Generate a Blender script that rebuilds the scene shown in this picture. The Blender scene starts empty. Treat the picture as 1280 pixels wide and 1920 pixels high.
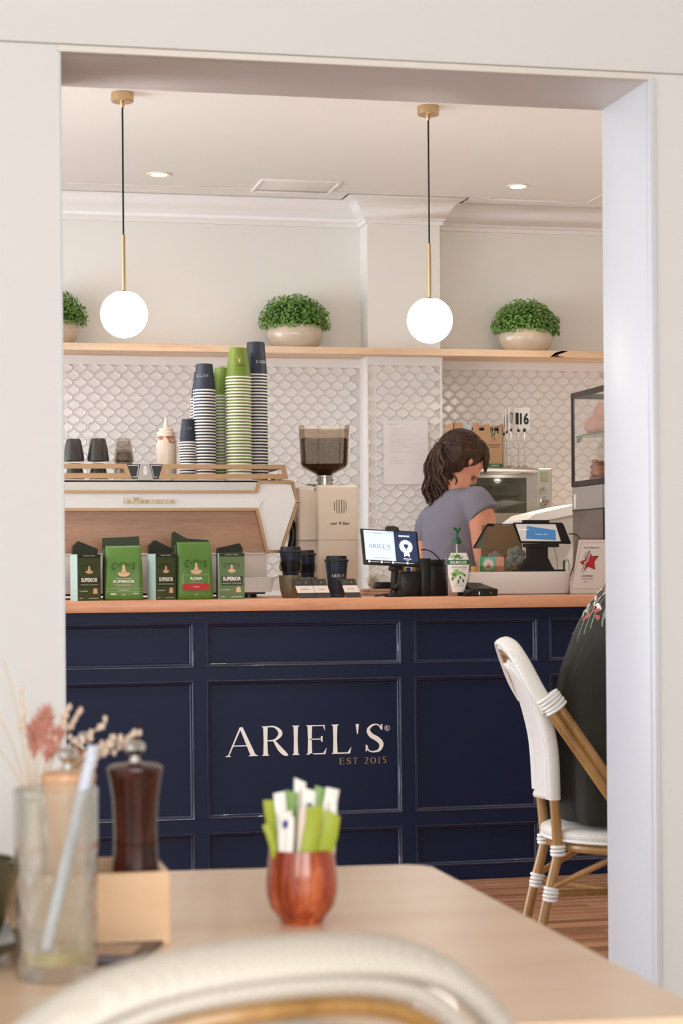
import bpy, bmesh, math, random
from mathutils import Vector, Matrix, noise
PI = math.pi
random.seed(7)
C = bpy.context.scene.collection
SC = bpy.context.scene

# ------------------------------------------------------------------ camera
FPX, YAW, ROLL, EYE, HY = 3700.0, math.radians(12.5), .008, 1.1, 1064.0
FW = Vector((math.sin(YAW), math.cos(YAW), 0))
RT = Vector((math.cos(YAW), -math.sin(YAW), 0))
UP = Vector((0, 0, 1))
RT2 = (RT - ROLL*UP).normalized(); UP2 = (UP + ROLL*RT).normalized()
cam = bpy.data.cameras.new('camera'); camo = bpy.data.objects.new('camera', cam); C.objects.link(camo)
M = Matrix((RT2, UP2, -FW)).transposed().to_4x4(); M.translation = Vector((0, 0, EYE))
camo.matrix_world = M
cam.sensor_fit = 'HORIZONTAL'; cam.sensor_width = 24; cam.lens = FPX/1280*24
cam.shift_y = (HY-960)/1280
cam.clip_start = .05
cam.dof.use_dof = True; cam.dof.focus_distance = 7.0; cam.dof.aperture_fstop = 9.5
SC.camera = camo

def P(px, py, Y):                       # point of the plane y = Y seen at a photo pixel
    d = FW + RT2*((px-640)/FPX) - UP2*((py-HY)/FPX)
    return Vector((0, 0, EYE)) + d*(Y/d.y)
def PZ(px, py, z):                      # point of the plane z seen at a photo pixel
    d = FW + RT2*((px-640)/FPX) - UP2*((py-HY)/FPX)
    return Vector((0, 0, EYE)) + d*((z-EYE)/d.z)
def PX(px, py, X):
    d = FW + RT2*((px-640)/FPX) - UP2*((py-HY)/FPX)
    return Vector((0, 0, EYE)) + d*(X/d.x)

# ------------------------------------------------------------------ world, lights, exposure
def lin(c):
    if isinstance(c, str):
        c = [int(c[i:i+2], 16)/255 for i in (0, 2, 4)]
        c = [x/12.92 if x <= .04045 else ((x+.055)/1.055)**2.4 for x in c]
    return (c[0], c[1], c[2], 1)
w = bpy.data.worlds.new('world'); SC.world = w; w.use_nodes = True
w.node_tree.nodes['Background'].inputs[0].default_value = lin('dfe8f2')
w.node_tree.nodes['Background'].inputs[1].default_value = 1.0
def area(name, loc, rot, sx, sy, power, col):
    l = bpy.data.lights.new(name, 'AREA'); l.shape = 'RECTANGLE'; l.size = sx; l.size_y = sy
    l.energy = power; l.color = lin(col)[:3]
    o = bpy.data.objects.new(name, l); o.location = loc; o.rotation_euler = rot; C.objects.link(o); return o
# daylight in the window openings; the rear one is added for frontal fill
area('window_daylight', (-3.05, .2, 1.6), (0, -PI/2, 0), 1.7, 3.6, 8, 'f6f8fa')
area('window_daylight', (-.3, -3.05, 1.65), (PI/2, 0, 0), 4.4, 1.7, 178, 'f6f8f6')
area('window_daylight', (-3.05, 6.6, 1.28), (0, -PI/2, 0), 2.4, 3.8, 138, 'e9f0fc')
SC.view_settings.view_transform = 'Standard'; SC.view_settings.look = 'None'
SC.view_settings.gamma = 1; SC.view_settings.use_curve_mapping = False
SC.view_settings.exposure = .48

# ------------------------------------------------------------------ materials
def newmat(name):
    m = bpy.data.materials.new(name); m.use_nodes = True
    return m, m.node_tree.nodes, m.node_tree.links, m.node_tree.nodes['Principled BSDF']
def mat(name, col, rough=.5, metal=0, var=0, vs=20, bump=0, bs=200, spec=.5, coat=0, trans=0, emit=None, es=1, ior=1.45, alpha=1):
    m, n, l, b = newmat(name)
    b.inputs['Base Color'].default_value = lin(col); b.inputs['Roughness'].default_value = rough
    b.inputs['Metallic'].default_value = metal; b.inputs['Specular IOR Level'].default_value = spec
    b.inputs['Coat Weight'].default_value = coat; b.inputs['Transmission Weight'].default_value = trans
    b.inputs['IOR'].default_value = ior; b.inputs['Alpha'].default_value = alpha
    tc = n.new('ShaderNodeTexCoord')
    if var:
        nz = n.new('ShaderNodeTexNoise'); nz.inputs['Scale'].default_value = vs; nz.inputs['Detail'].default_value = 4
        l.new(tc.outputs['Object'], nz.inputs['Vector'])
        mx = n.new('ShaderNodeMix'); mx.data_type = 'RGBA'
        c = lin(col); mx.inputs[6].default_value = tuple(x*(1-var) for x in c[:3])+(1,); mx.inputs[7].default_value = tuple(min(1, x*(1+var)) for x in c[:3])+(1,)
        l.new(nz.outputs['Fac'], mx.inputs[0]); l.new(mx.outputs[2], b.inputs['Base Color'])
    if bump:
        nb = n.new('ShaderNodeTexNoise'); nb.inputs['Scale'].default_value = bs
        l.new(tc.outputs['Object'], nb.inputs['Vector'])
        bp = n.new('ShaderNodeBump'); bp.inputs['Strength'].default_value = bump; bp.inputs['Distance'].default_value = .001
        l.new(nb.outputs['Fac'], bp.inputs['Height']); l.new(bp.outputs['Normal'], b.inputs['Normal'])
    if emit:
        b.inputs['Emission Color'].default_value = lin(emit); b.inputs['Emission Strength'].default_value = es
    return m
def wood(name, c1, c2, axis=0, scale=6, stretch=9, rough=.4, coat=0, c3=None):
    m, n, l, b = newmat(name)
    tc = n.new('ShaderNodeTexCoord'); mp = n.new('ShaderNodeMapping')
    s = [scale]*3; s[axis] = scale/stretch; mp.inputs['Scale'].default_value = s
    oi = n.new('ShaderNodeObjectInfo'); ad = n.new('ShaderNodeVectorMath'); ad.operation = 'ADD'
    sc = n.new('ShaderNodeMath'); sc.operation = 'MULTIPLY'; sc.inputs[1].default_value = 13
    l.new(oi.outputs['Random'], sc.inputs[0]); l.new(tc.outputs['Object'], ad.inputs[0]); l.new(sc.outputs[0], ad.inputs[1])
    l.new(ad.outputs[0], mp.inputs['Vector'])
    nz = n.new('ShaderNodeTexNoise'); nz.inputs['Scale'].default_value = 3; nz.inputs['Detail'].default_value = 6; nz.inputs['Distortion'].default_value = .6
    l.new(mp.outputs[0], nz.inputs['Vector'])
    n2 = n.new('ShaderNodeTexNoise'); n2.inputs['Scale'].default_value = 26; n2.inputs['Detail'].default_value = 3
    l.new(mp.outputs[0], n2.inputs['Vector'])
    mm = n.new('ShaderNodeMath'); mm.operation = 'MULTIPLY_ADD'; mm.inputs[1].default_value = .35
    l.new(n2.outputs['Fac'], mm.inputs[0]); l.new(nz.outputs['Fac'], mm.inputs[2])
    cr = n.new('ShaderNodeValToRGB'); e = cr.color_ramp.elements
    e[0].position = .45; e[0].color = lin(c2); e[1].position = .85; e[1].color = lin(c1)
    if c3: x = cr.color_ramp.elements.new(.65); x.color = lin(c3)
    l.new(mm.outputs[0], cr.inputs[0]); l.new(cr.outputs[0], b.inputs['Base Color'])
    b.inputs['Roughness'].default_value = rough; b.inputs['Coat Weight'].default_value = coat
    return m
def glass(name, col='ffffff', rough=.02, tint=.12, ior=1.45):
    # clear thin glass: mostly see-through with Fresnel glints, lets light pass
    m, n, l, b = newmat(name)
    tr = n.new('ShaderNodeBsdfTransparent'); tr.inputs[0].default_value = lin(col)
    gl = n.new('ShaderNodeBsdfGlossy'); gl.inputs['Roughness'].default_value = rough
    lw = n.new('ShaderNodeLayerWeight'); lw.inputs['Blend'].default_value = .5
    fr = n.new('ShaderNodeMath'); fr.operation = 'POWER'; fr.inputs[1].default_value = 4; l.new(lw.outputs['Facing'], fr.inputs[0])
    ad = n.new('ShaderNodeMath'); ad.operation = 'MULTIPLY_ADD'; ad.inputs[1].default_value = .6; ad.inputs[2].default_value = .012+tint*.04; ad.use_clamp = True
    mx = n.new('ShaderNodeMixShader'); out = n['Material Output']
    l.new(fr.outputs[0], ad.inputs[0]); l.new(ad.outputs[0], mx.inputs[0]); l.new(tr.outputs[0], mx.inputs[1]); l.new(gl.outputs[0], mx.inputs[2])
    l.new(mx.outputs[0], out.inputs['Surface'])
    return m
def weave(name, col, col2, scale=450, rough=.5):
    m, n, l, b = newmat(name)
    tc = n.new('ShaderNodeTexCoord'); ck = n.new('ShaderNodeTexChecker'); ck.inputs['Scale'].default_value = scale
    ck.inputs[1].default_value = lin(col); ck.inputs[2].default_value = lin(col2)
    l.new(tc.outputs['Object'], ck.inputs['Vector']); l.new(ck.outputs['Color'], b.inputs['Base Color'])
    bp = n.new('ShaderNodeBump'); bp.inputs['Strength'].default_value = .5; bp.inputs['Distance'].default_value = .0008
    l.new(ck.outputs['Fac'], bp.inputs['Height']); l.new(bp.outputs['Normal'], b.inputs['Normal'])
    b.inputs['Roughness'].default_value = rough
    return m

W_FRONT = mat('cream_wall_paint', 'eceae6', .6, bump=.05)
W_TRIM = mat('white_gloss_trim', 'dddfe2', .35)
W_BACK = mat('warm_white_wall_paint', 'ece8e0', .55)
CEIL = mat('white_ceiling_paint', 'efebe5', .7)
PLASTER = mat('white_cornice_plaster', 'efeae4', .6)
GROUT = mat('warm_grey_grout', 'd3cac0', .7)
TILE = mat('glossy_white_tile', 'e0dad4', .16)
NAVY = mat('navy_satin_paint', '0f1a37', .45, bump=.04, bs=60, spec=.3)
NAVYM = mat('navy_gloss_moulding', '0f1a37', .34, coat=.5)
OAK = wood('oak_worktop', 'dba17c', 'bb7a56', 0, 5, 10, .35, c3='cf926c')
SHELFW = wood('pine_shelf_wood', 'ecd0b0', 'd9a983', 0, 4, 8, .45, c3='e5c3a0')
TABLEW = wood('light_table_wood', 'eed2b4', 'e3bf9b', 0, 3, 8, .32, coat=.15, c3='e9c9a9')
WHITE = mat('white_plastic', 'ece7e0', .35)
BLACK = mat('black_plastic', '14130f', .35)
BLACKM = mat('matt_black', '1b1a17', .6)
BRASS = mat('brushed_brass', 'cdb188', .32, 1)
BRONZE = mat('bronze_anodised_metal', 'a98663', .38, .6)
STEEL = mat('brushed_steel', 'b9b3aa', .3, 1, var=.06, vs=30)
CHROME = mat('polished_chrome', 'd8d6d2', .1, 1)
CREAM = mat('cream_enamel', 'e6d4be', .38)
MWHITE = mat('white_enamel', 'eeeae2', .32)
CLEAR = glass('clear_glass')
INK = mat('dark_print_ink', '2a2a28', .6)
WINK = mat('white_print_ink', 'f0ece4', .6)

# ------------------------------------------------------------------ mesh builder
class G:
    def __init__(s): s.bm = bmesh.new(); s.mi = 0
    def face(s, vs):
        try: f = s.bm.faces.new(vs); f.material_index = s.mi; return f
        except ValueError: return None
    def box(s, x0, x1, y0, y1, z0, z1, r=0, seg=2):
        t = bmesh.new()
        bmesh.ops.create_cube(t, size=1)
        for v in t.verts: v.co = Vector(((x0+x1)/2+v.co.x*(x1-x0), (y0+y1)/2+v.co.y*(y1-y0), (z0+z1)/2+v.co.z*(z1-z0)))
        if r: bmesh.ops.bevel(t, geom=t.edges[:], offset=r, segments=seg, profile=.5, affect='EDGES')
        return s.add(t)
    def add(s, t, M=None):
        if M: bmesh.ops.transform(t, matrix=M, verts=t.verts[:])
        mp = {v: s.bm.verts.new(v.co) for v in t.verts}
        for f in t.faces: s.face([mp[v] for v in f.verts])
        t.free(); return list(mp.values())
    def prism(s, pts, y0, y1):           # polygon in x,z extruded in y
        a = [s.bm.verts.new((p[0], y0, p[1])) for p in pts]; b = [s.bm.verts.new((p[0], y1, p[1])) for p in pts]
        s.face(a); s.face(b[::-1]); n = len(pts)
        for i in range(n): s.face([a[i], b[i], b[(i+1) % n], a[(i+1) % n]])
        return a+b
    def prismz(s, pts, z0, z1):
        a = [s.bm.verts.new((p[0], p[1], z0)) for p in pts]; b = [s.bm.verts.new((p[0], p[1], z1)) for p in pts]
        s.face(a[::-1]); s.face(b); n = len(pts)
        for i in range(n): s.face([a[i], a[(i+1) % n], b[(i+1) % n], b[i]])
        return a+b
    def rings(s, rings, cap=True, closed=False):
        R = [[s.bm.verts.new(p) for p in r] for r in rings]; n = len(R[0])
        k = len(R) if closed else len(R)-1
        for j in range(k):
            A, B = R[j], R[(j+1) % len(R)]
            for i in range(n): s.face([A[i], A[(i+1) % n], B[(i+1) % n], B[i]])
        if cap and not closed: s.face(R[0][::-1]); s.face(R[-1])
        return [v for r in R for v in r]
    def lathe(s, prof, cx=0, cy=0, cz=0, seg=32, sx=1, sy=1, cap=True, twist=None):
        rr = []
        for r, z in prof:
            rr.append([(cx+max(r, 1e-5)*sx*math.cos(2*PI*i/seg), cy+max(r, 1e-5)*sy*math.sin(2*PI*i/seg), cz+z) for i in range(seg)])
        return s.rings(rr, cap)
    def loft(s, levels, seg=24, cap=True):   # (cx, cy, z, hx, hy, power)
        rr = []
        for cx, cy, z, hx, hy, pw in levels:
            ring = []
            for i in range(seg):
                a = 2*PI*i/seg; c, d = math.cos(a), math.sin(a)
                ring.append((cx+hx*math.copysign(abs(c)**(2/pw), c), cy+hy*math.copysign(abs(d)**(2/pw), d), z))
            rr.append(ring)
        return s.rings(rr, cap)
    def tube(s, pts, r, seg=10, closed=False, fx=1, fy=1, up=None, cap=True):
        pts = [Vector(p) for p in pts]; n = len(pts)
        rs = r if isinstance(r, (list, tuple)) else [r]*n
        rings = []; nrm = None
        for i, p in enumerate(pts):
            if closed: t = pts[(i+1) % n]-pts[i-1]
            else: t = pts[min(i+1, n-1)]-pts[max(i-1, 0)]
            t.normalize()
            if up is not None: a = t.cross(Vector(up))
            elif nrm is None: a = t.cross(Vector((0, 0, 1)) if abs(t.z) < .9 else Vector((1, 0, 0)))
            else: a = nrm-t*nrm.dot(t)
            if a.length < 1e-6: a = t.orthogonal()
            a.normalize(); nrm = a; b = t.cross(a)
            rings.append([p+a*(rs[i]*fx*math.cos(2*PI*k/seg))+b*(rs[i]*fy*math.sin(2*PI*k/seg)) for k in range(seg)])
        return s.rings(rings, cap, closed)
    def ball(s, c, r, seg=16, rs=10):
        if not isinstance(r, (tuple, list)): r = (r, r, r)
        return s.add_sphere(c, r, seg, rs)
    def add_sphere(s, c, r, seg, rs):
        t = bmesh.new(); bmesh.ops.create_uvsphere(t, u_segments=seg, v_segments=rs, radius=1)
        for v in t.verts: v.co = Vector((c[0]+v.co.x*r[0], c[1]+v.co.y*r[1], c[2]+v.co.z*r[2]))
        return s.add(t)
    def xf(s, M, verts=None):
        bmesh.ops.transform(s.bm, matrix=M, verts=verts or s.bm.verts[:]); return s
    def build(s, name, mats, parent=None, smooth=35, rel=None, kind=None, label=None):
        if parent is not None and rel is None: rel = True
        if rel and parent is not None:
            o_ = Vector(ORG.get(parent.name, (0, 0, 0)))
            for v in s.bm.verts: v.co -= o_
        bmesh.ops.recalc_face_normals(s.bm, faces=s.bm.faces[:])
        me = bpy.data.meshes.new(name); s.bm.to_mesh(me); s.bm.free()
        for m in (mats if isinstance(mats, (list, tuple)) else [mats]): me.materials.append(m)
        if smooth:
            for p in me.polygons: p.use_smooth = True
            me.set_sharp_from_angle(angle=math.radians(smooth))
        o = bpy.data.objects.new(name, me); C.objects.link(o)
        if parent is not None: o.parent = parent; ORG[o.name] = ORG.get(parent.name, (0, 0, 0))
        if kind: o['kind'] = kind
        if label: o['label'] = label
        return o
ORG = {}
def thing(name, label, cat, loc=(0, 0, 0), group=None):   # unrotated empty; its parts are modelled in world coordinates
    o = bpy.data.objects.new(name, None); C.objects.link(o); o.empty_display_size = .05
    o.location = loc; o['label'] = label; o['category'] = cat
    if group: o['group'] = group
    ORG[o.name] = tuple(loc)
    return o
def single(o, label, cat, group=None):
    o['label'] = label; o['category'] = cat
    if group: o['group'] = group
    return o
def local(o): ORG[o.name] = (0, 0, 0); return o           # parts of this thing are modelled in its own frame
def struct(o): o['kind'] = 'structure'; return o
def dup(root, loc=None, rotz=None, label=None, group=None, parent=None):
    r = root.copy(); C.objects.link(r)
    if loc is not None: r.location = loc
    if rotz is not None: r.rotation_euler = (0, 0, rotz)
    if label: r['label'] = label
    if group: r['group'] = group
    for ch in list(root.children):
        c = ch.copy(); C.objects.link(c); c.parent = r
        for g in list(ch.children):
            d = g.copy(); C.objects.link(d); d.parent = c
    return r
def remesh(o, size, smooth_it=6, sub=0):
    m = o.modifiers.new('remesh', 'REMESH'); m.mode = 'VOXEL'; m.voxel_size = size; m.use_smooth_shade = True
    m = o.modifiers.new('smooth', 'SMOOTH'); m.factor = .6; m.iterations = smooth_it
def bez(a, b, c, d, n=10):
    a, b, c, d = map(Vector, (a, b, c, d))
    return [a*(1-t)**3+b*3*t*(1-t)**2+c*3*t*t*(1-t)+d*t**3 for t in [i/n for i in range(n+1)]]
def smoothpath(pts, k=6):
    pts = [Vector(p) for p in pts]; out = []
    for i in range(len(pts)-1):
        p0, p1, p2, p3 = pts[max(i-1, 0)], pts[i], pts[i+1], pts[min(i+2, len(pts)-1)]
        for j in range(k):
            t = j/k
            out.append(.5*((2*p1)+(p2-p0)*t+(2*p0-5*p1+4*p2-p3)*t*t+(3*p1-p0-3*p2+p3)*t**3))
    out.append(pts[-1]); return out

# ------------------------------------------------------------------ lettering
def sans(g, text, w=None, h=None, bold=0, shear=0, depth=.0004, fn=None, sp=1):
    """plain lettering as flat solid letters; fn maps (x, y) of the text, centred, to a point"""
    cu = bpy.data.curves.new('t', 'FONT'); cu.body = text; cu.size = 1; cu.offset = bold; cu.shear = shear
    cu.align_x = 'CENTER'; cu.resolution_u = 3; cu.space_character = sp
    ob = bpy.data.objects.new('t', cu); me = ob.to_mesh()
    xs = [v.co.x for v in me.vertices]; ys = [v.co.y for v in me.vertices]
    x0, x1, y0, y1 = min(xs), max(xs), min(ys), max(ys)
    sx = (w/(x1-x0)) if w else None; sy = (h/(y1-y0)) if h else None
    sx = sx or sy; sy = sy or sx
    vs = [s_.bm if False else None for s_ in ()]
    pv = [fn((v.co.x-(x0+x1)/2)*sx, (v.co.y-(y0+y1)/2)*sy) for v in me.vertices]
    bv = [g.bm.verts.new(p) for p in pv]
    for p in me.polygons: g.face([bv[i] for i in p.vertices])
    ob.to_mesh_clear(); bpy.data.objects.remove(ob); bpy.data.curves.remove(cu)
def face_fn(cx, y, cz, sx=1, sz=1, rz=0):
    c, s = math.cos(rz), math.sin(rz)
    return lambda a, b: Vector((cx+a*sx*c, y+a*sx*s, cz+b*sz))
def ribbon(pts, ws, k=5):
    pts = [(p[0], p[1], wv) for p, wv in zip(pts, ws)]
    sp = smoothpath(pts, k) if len(pts) > 2 else [Vector(p) for p in pts]
    L, R_ = [], []
    for i, p in enumerate(sp):
        t = sp[min(i+1, len(sp)-1)]-sp[max(i-1, 0)]; n = Vector((-t.y, t.x)).normalized()*p.z/2
        L.append((p.x+n.x, p.y+n.y)); R_.append((p.x-n.x, p.y-n.y))
    return [[L[i], L[i+1], R_[i+1], R_[i]] for i in range(len(sp)-1)]
T_, t_ = .145, .035
def _stem(x, y0=0, y1=1, w=T_, s=.05):
    return [[(x-w/2, y0), (x+w/2, y0), (x+w/2*.8, (y0+y1)/2), (x+w/2, y1), (x-w/2, y1), (x-w/2*.8, (y0+y1)/2)],
            [(x-w/2-s, y0), (x+w/2+s, y0), (x+w/2, y0+.05), (x-w/2, y0+.05)], [(x-w/2-s, y1), (x+w/2+s, y1), (x+w/2, y1-.05), (x-w/2, y1-.05)]]
def _bar(x0, x1, y, w=t_): return [[(x0, y-w/2), (x1, y-w/2), (x1, y+w/2), (x0, y+w/2)]]
GL = {
 'A': (.95, [[(.02, 0), (.06, 0), (.46, .96), (.40, .96)], [(.40, .98), (.50, 1.0), (.93, 0), (.76, 0)]] + _bar(.16, .68, .36) + [[(-.05, 0), (.14, 0), (.08, .04), (.0, .04)], [(.68, 0), (1.0, 0), (.93, .05), (.76, .05)]]),
 'R': (.80, _stem(.12) + ribbon([(.12, .98), (.42, .97), (.60, .75), (.42, .53), (.12, .51)], [t_, .06, .13, .06, t_]) + ribbon([(.38, .52), (.58, .22), (.74, .05), (.84, .0)], [.06, .15, .13, .03])),
 'I': (.30, _stem(.13)),
 'E': (.66, _stem(.12) + _bar(.12, .60, .98) + _bar(.12, .52, .52) + _bar(.12, .62, .02, .04) + [[(.57, 1.0), (.60, 1.0), (.61, .80), (.55, .96)], [(.48, .62), (.53, .62), (.53, .42), (.48, .44)], [(.58, 0), (.62, 0), (.66, .22), (.55, .04)]]),
 'L': (.60, _stem(.12) + _bar(.12, .58, .02, .04) + [[(.56, 0), (.60, 0), (.64, .22), (.52, .04)]]),
 "'": (.16, [[(.03, 1), (.13, 1), (.10, .66), (.07, .66)]]),
 'S': (.62, ribbon([(.55, .80), (.44, .955), (.26, .95), (.12, .80), (.20, .61), (.42, .46), (.54, .30), (.48, .10), (.28, .035), (.12, .09), (.06, .25)], [.05, .04, .06, .10, .15, .16, .14, .09, .05, .04, .06]) + [[(.53, .97), (.58, .97), (.575, .77), (.53, .80)], [(.03, .04), (.07, .08), (.07, .28), (.03, .28)]]),
 'T': (.62, _stem(.30, w=.11) + _bar(.02, .58, .97, .05) + [[(.02, 1), (.06, 1), (.04, .82), (.0, .82)], [(.56, 1), (.60, 1), (.62, .82), (.58, .82)]]),
 '2': (.58, ribbon([(.08, .78), (.2, .95), (.4, .93), (.48, .72), (.34, .42), (.06, .05)], [.05, .05, .09, .12, .08, .05]) + _bar(.05, .52, .035, .07)),
 '0': (.74, ribbon([(.35, .96), (.10, .78), (.06, .5), (.12, .2), (.35, .04), (.58, .2), (.64, .5), (.60, .78), (.35, .96)], [.05, .10, .12, .10, .05, .10, .12, .10, .05])),
 '1': (.30, _stem(.14, w=.10)),
 '5': (.54, _bar(.12, .48, .97, .06) + [[(.10, 1), (.16, 1), (.15, .55), (.09, .55)]] + ribbon([(.11, .56), (.30, .62), (.46, .42), (.38, .12), (.12, .03)], [.04, .07, .12, .09, .05])),
 ' ': (.34, []), '0_': (0, [])}
def serif(g, text, w, h, fn, gap=.16, bold=1.0):
    tot = sum(GL[c][0] for c in text)+gap*(len(text)-1); x = -tot/2; k = w/tot
    for c in text:
        for i_, poly in enumerate(GL[c][1]):
            vs = [g.bm.verts.new(fn((x+p[0])*k, (p[1]-.5)*h)) for p in poly]
            for v in vs: v.co.y -= .00015*(i_ % 4)
            g.face(vs)
        x += GL[c][0]+gap
def solid(g, d):                        # gives flat lettering a little thickness towards the viewer (-y)
    r = bmesh.ops.extrude_face_region(g.bm, geom=g.bm.faces[:])
    for e in r['geom']:
        if isinstance(e, bmesh.types.BMVert): e.co.y -= d
def disc(g, cx, cz, r, fn, seg=24, r2=0, star=0):
    pts = []
    for i in range(seg):
        a = 2*PI*i/seg; q = r*(1-star*(i % 2)); pts.append((cx+q*math.cos(a), cz+q*math.sin(a)))
    if r2:
        o = [g.bm.verts.new(fn(*p)) for p in pts]
        n = [g.bm.verts.new(fn(cx+r2*math.cos(2*PI*i/seg), cz+r2*math.sin(2*PI*i/seg))) for i in range(seg)]
        for i in range(seg): g.face([o[i], o[(i+1) % seg], n[(i+1) % seg], n[i]])
    else: 
        c = g.bm.verts.new(fn(cx, cz)); o = [g.bm.verts.new(fn(*p)) for p in pts]
        for i in range(seg): g.face([c, o[i], o[(i+1) % seg]])
def rect(g, x0, x1, z0, z1, fn):
    g.face([g.bm.verts.new(fn(*p)) for p in ((x0, z0), (x1, z0), (x1, z1), (x0, z1))])
def poly(g, pts, fn): g.face([g.bm.verts.new(fn(*p)) for p in pts])
# ================================================================== SETTING
YW0, YW1 = 3.75, 4.02                   # the dividing wall with its opening
XL, XR, ZH = .293, 1.477, 2.085
CEILZ = 2.78
YB, YC = 8.9, 8.76                      # back wall, face of its chimney breast
XCL, XCR = P(690, 700, YC).x, P(826, 700, YC).x
RX0, RX1, RY0 = -3.0, 4.4, -3.0
# floor with boards
g = G(); g.box(RX0, RX1, RY0, YB+.1, -.1, 0)
floor = struct(g.build('floor', wood('dark_floor_underlay', '7d4a30', '5c3422', 0, 3, 10, .45)))
FB = [wood('floorboard_stain_%s' % n, a, b_, 0, 7, 14, .32) for n, a, b_ in (('brown', 'a4785a', '7c5138'), ('amber', 'b08463', '8c6144'), ('russet', '946a4c', '6d4a33'))]
y = 4.1; k = 0
while y < 6.6:
    xs = .3-random.random()*.6
    while xs < 3.6:
        L = random.uniform(.55, 1.25)
        if xs+L > .9:
            g = G(); g.box(xs, xs+L-.002, y, y+.062, 0, .006, .0008, 1); o = g.build('floorboard', random.choice(FB), floor); k += 1
        xs += L
    y += .0635
# back wall with the protruding breast
def slabwall(name, pts, z0, z1, m):
    g = G(); g.prismz(pts, z0, z1); return struct(g.build(name, m, smooth=0))
wall_back = slabwall('wall_back', [(RX0, YB), (XCL, YB), (XCL, YC), (XCR, YC), (XCR, YB), (RX1, YB), (RX1, YB+.15), (RX0, YB+.15)], 0, CEILZ+.1, W_BACK)
g = G(); g.box(RX0, RX1, RY0, YB+.15, CEILZ, CEILZ+.1)
ceiling = struct(g.build('ceiling', CEIL, smooth=0))
# front side: dividing wall (jambs, header with a slightly proud board)
g = G()
g.box(RX0, XL, YW0, YW1, 0, ZH); g.box(XR, RX1, YW0, YW1, 0, ZH); g.box(RX0, RX1, YW0, YW1, ZH, CEILZ)
wall_front = struct(g.build('wall_front', W_FRONT, smooth=0))
g = G()
zt = P(640, 117, YW0).z
g.box(RX0, RX1, YW0-.012, YW0, ZH+.006, CEILZ, .003)
struct(g.build('trim_1', W_FRONT))
g = G()                                 # painted lining of the opening with a rounded edge bead
g.box(XR-.004, XR+.0006, YW0-.006, YW1+.004, 0, ZH-.004, .0015); g.box(XR-.0045, XR+.011, YW0-.009, YW0+.018, 0, ZH-.004, .004)
struct(g.build('trim_2', W_TRIM))
g = G()
g.box(XL-.0006, XL+.004, YW0-.003, YW1+.004, 0, ZH-.004, .0015)
struct(g.build('trim_3', W_TRIM))
g = G()
g.box(XL, XR, YW0-.003, YW1+.004, ZH-.006, ZH+.0005, .001); g.box(XL-.004, XR+.004, YW0-.006, YW0+.012, ZH-.008, ZH+.006, .003)
struct(g.build('trim_4', mat('header_lining_paint', 'f0e8de', .5)))
# outer walls with window openings for the daylight
def wall_open(name, axis, pos, th, a0, a1, w0, w1, z0, z1, m):
    g = G()
    def bx(u0, u1, v0, v1):
        if axis == 'x': g.box(pos, pos+th, u0, u1, v0, v1)
        else: g.box(u0, u1, pos, pos+th, v0, v1)
    u = a0
    for i_, (p, q) in enumerate(zip(w0, w1)):
        bx(u, p, 0, CEILZ); bx(p, q, 0, z0 if isinstance(z0, (int, float)) else z0[i_]); bx(p, q, z1, CEILZ); u = q
    bx(u, a1, 0, CEILZ)
    return struct(g.build(name, m, smooth=0))
wall_left = wall_open('wall_left', 'x', RX0-.15, .15, RY0, YB+.15, (-1.6, 4.7), (2.0, 8.5), (.5, .06), 2.5, W_BACK)
wall_rear = wall_open('wall_rear', 'y', RY0-.15, .15, RX0-.15, RX1+.15, (-2.5,), (1.9,), .8, 2.5, W_BACK)
g = G(); g.box(RX1, RX1+.15, RY0, YB+.15, 0, CEILZ); struct(g.build('wall_right', W_BACK, smooth=0))
def winframe(name, axis, pos, a0, a1, z0, z1, n):
    g = G()
    def bx(u0, u1, v0, v1):
        if axis == 'x': g.box(pos-.03, pos+.02, u0, u1, v0, v1, .004)
        else: g.box(u0, u1, pos-.03, pos+.02, v0, v1, .004)
    bx(a0, a1, z0, z0+.05); bx(a0, a1, z1-.05, z1)
    for i in range(n+1):
        u = a0+(a1-a0-.05)*i/n; bx(u, u+.05, z0, z1)
    struct(g.build(name, W_TRIM))
winframe('window_1', 'x', RX0-.02, -1.6, 2.0, .5, 2.5, 3)
winframe('window_2', 'x', RX0-.02, 4.7, 8.5, .06, 2.5, 3)
winframe('window_3', 'y', RY0-.02, -2.5, 1.9, .8, 2.5, 3)  # unseen rear window, added to let in frontal fill
# cornice: a cove following wall and breast
def cornice(path, name):
    prof = [(0, 0), (.012, 0), (.014, .018), (.022, .022), (.024, .034), (.030, .038), (.045, .070), (.075, .105), (.105, .112), (.112, .112)]
    H = .112
    g = G(); rings = []
    n = len(path)
    for i, p in enumerate(path):
        p = Vector(p)
        d0 = (Vector(path[i])-Vector(path[i-1])).normalized() if i else (Vector(path[1])-Vector(path[0])).normalized()
        d1 = (Vector(path[i+1])-Vector(path[i])).normalized() if i < n-1 else d0
        n0 = Vector((d0.y, -d0.x)); n1 = Vector((d1.y, -d1.x)); b = (n0+n1).normalized(); b /= max(.3, b.dot(n0))
        rings.append([(p.x+b.x*a, p.y+b.y*a, CEILZ-H+h) for a, h in prof]+[(p.x, p.y, CEILZ)])
    g.rings(rings, cap=True)
    return struct(g.build(name, PLASTER, smooth=50))
cornice([(RX0, YB), (XCL, YB), (XCL, YC), (XCR, YC), (XCR, YB), (RX1, YB)], 'trim_5')
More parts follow.
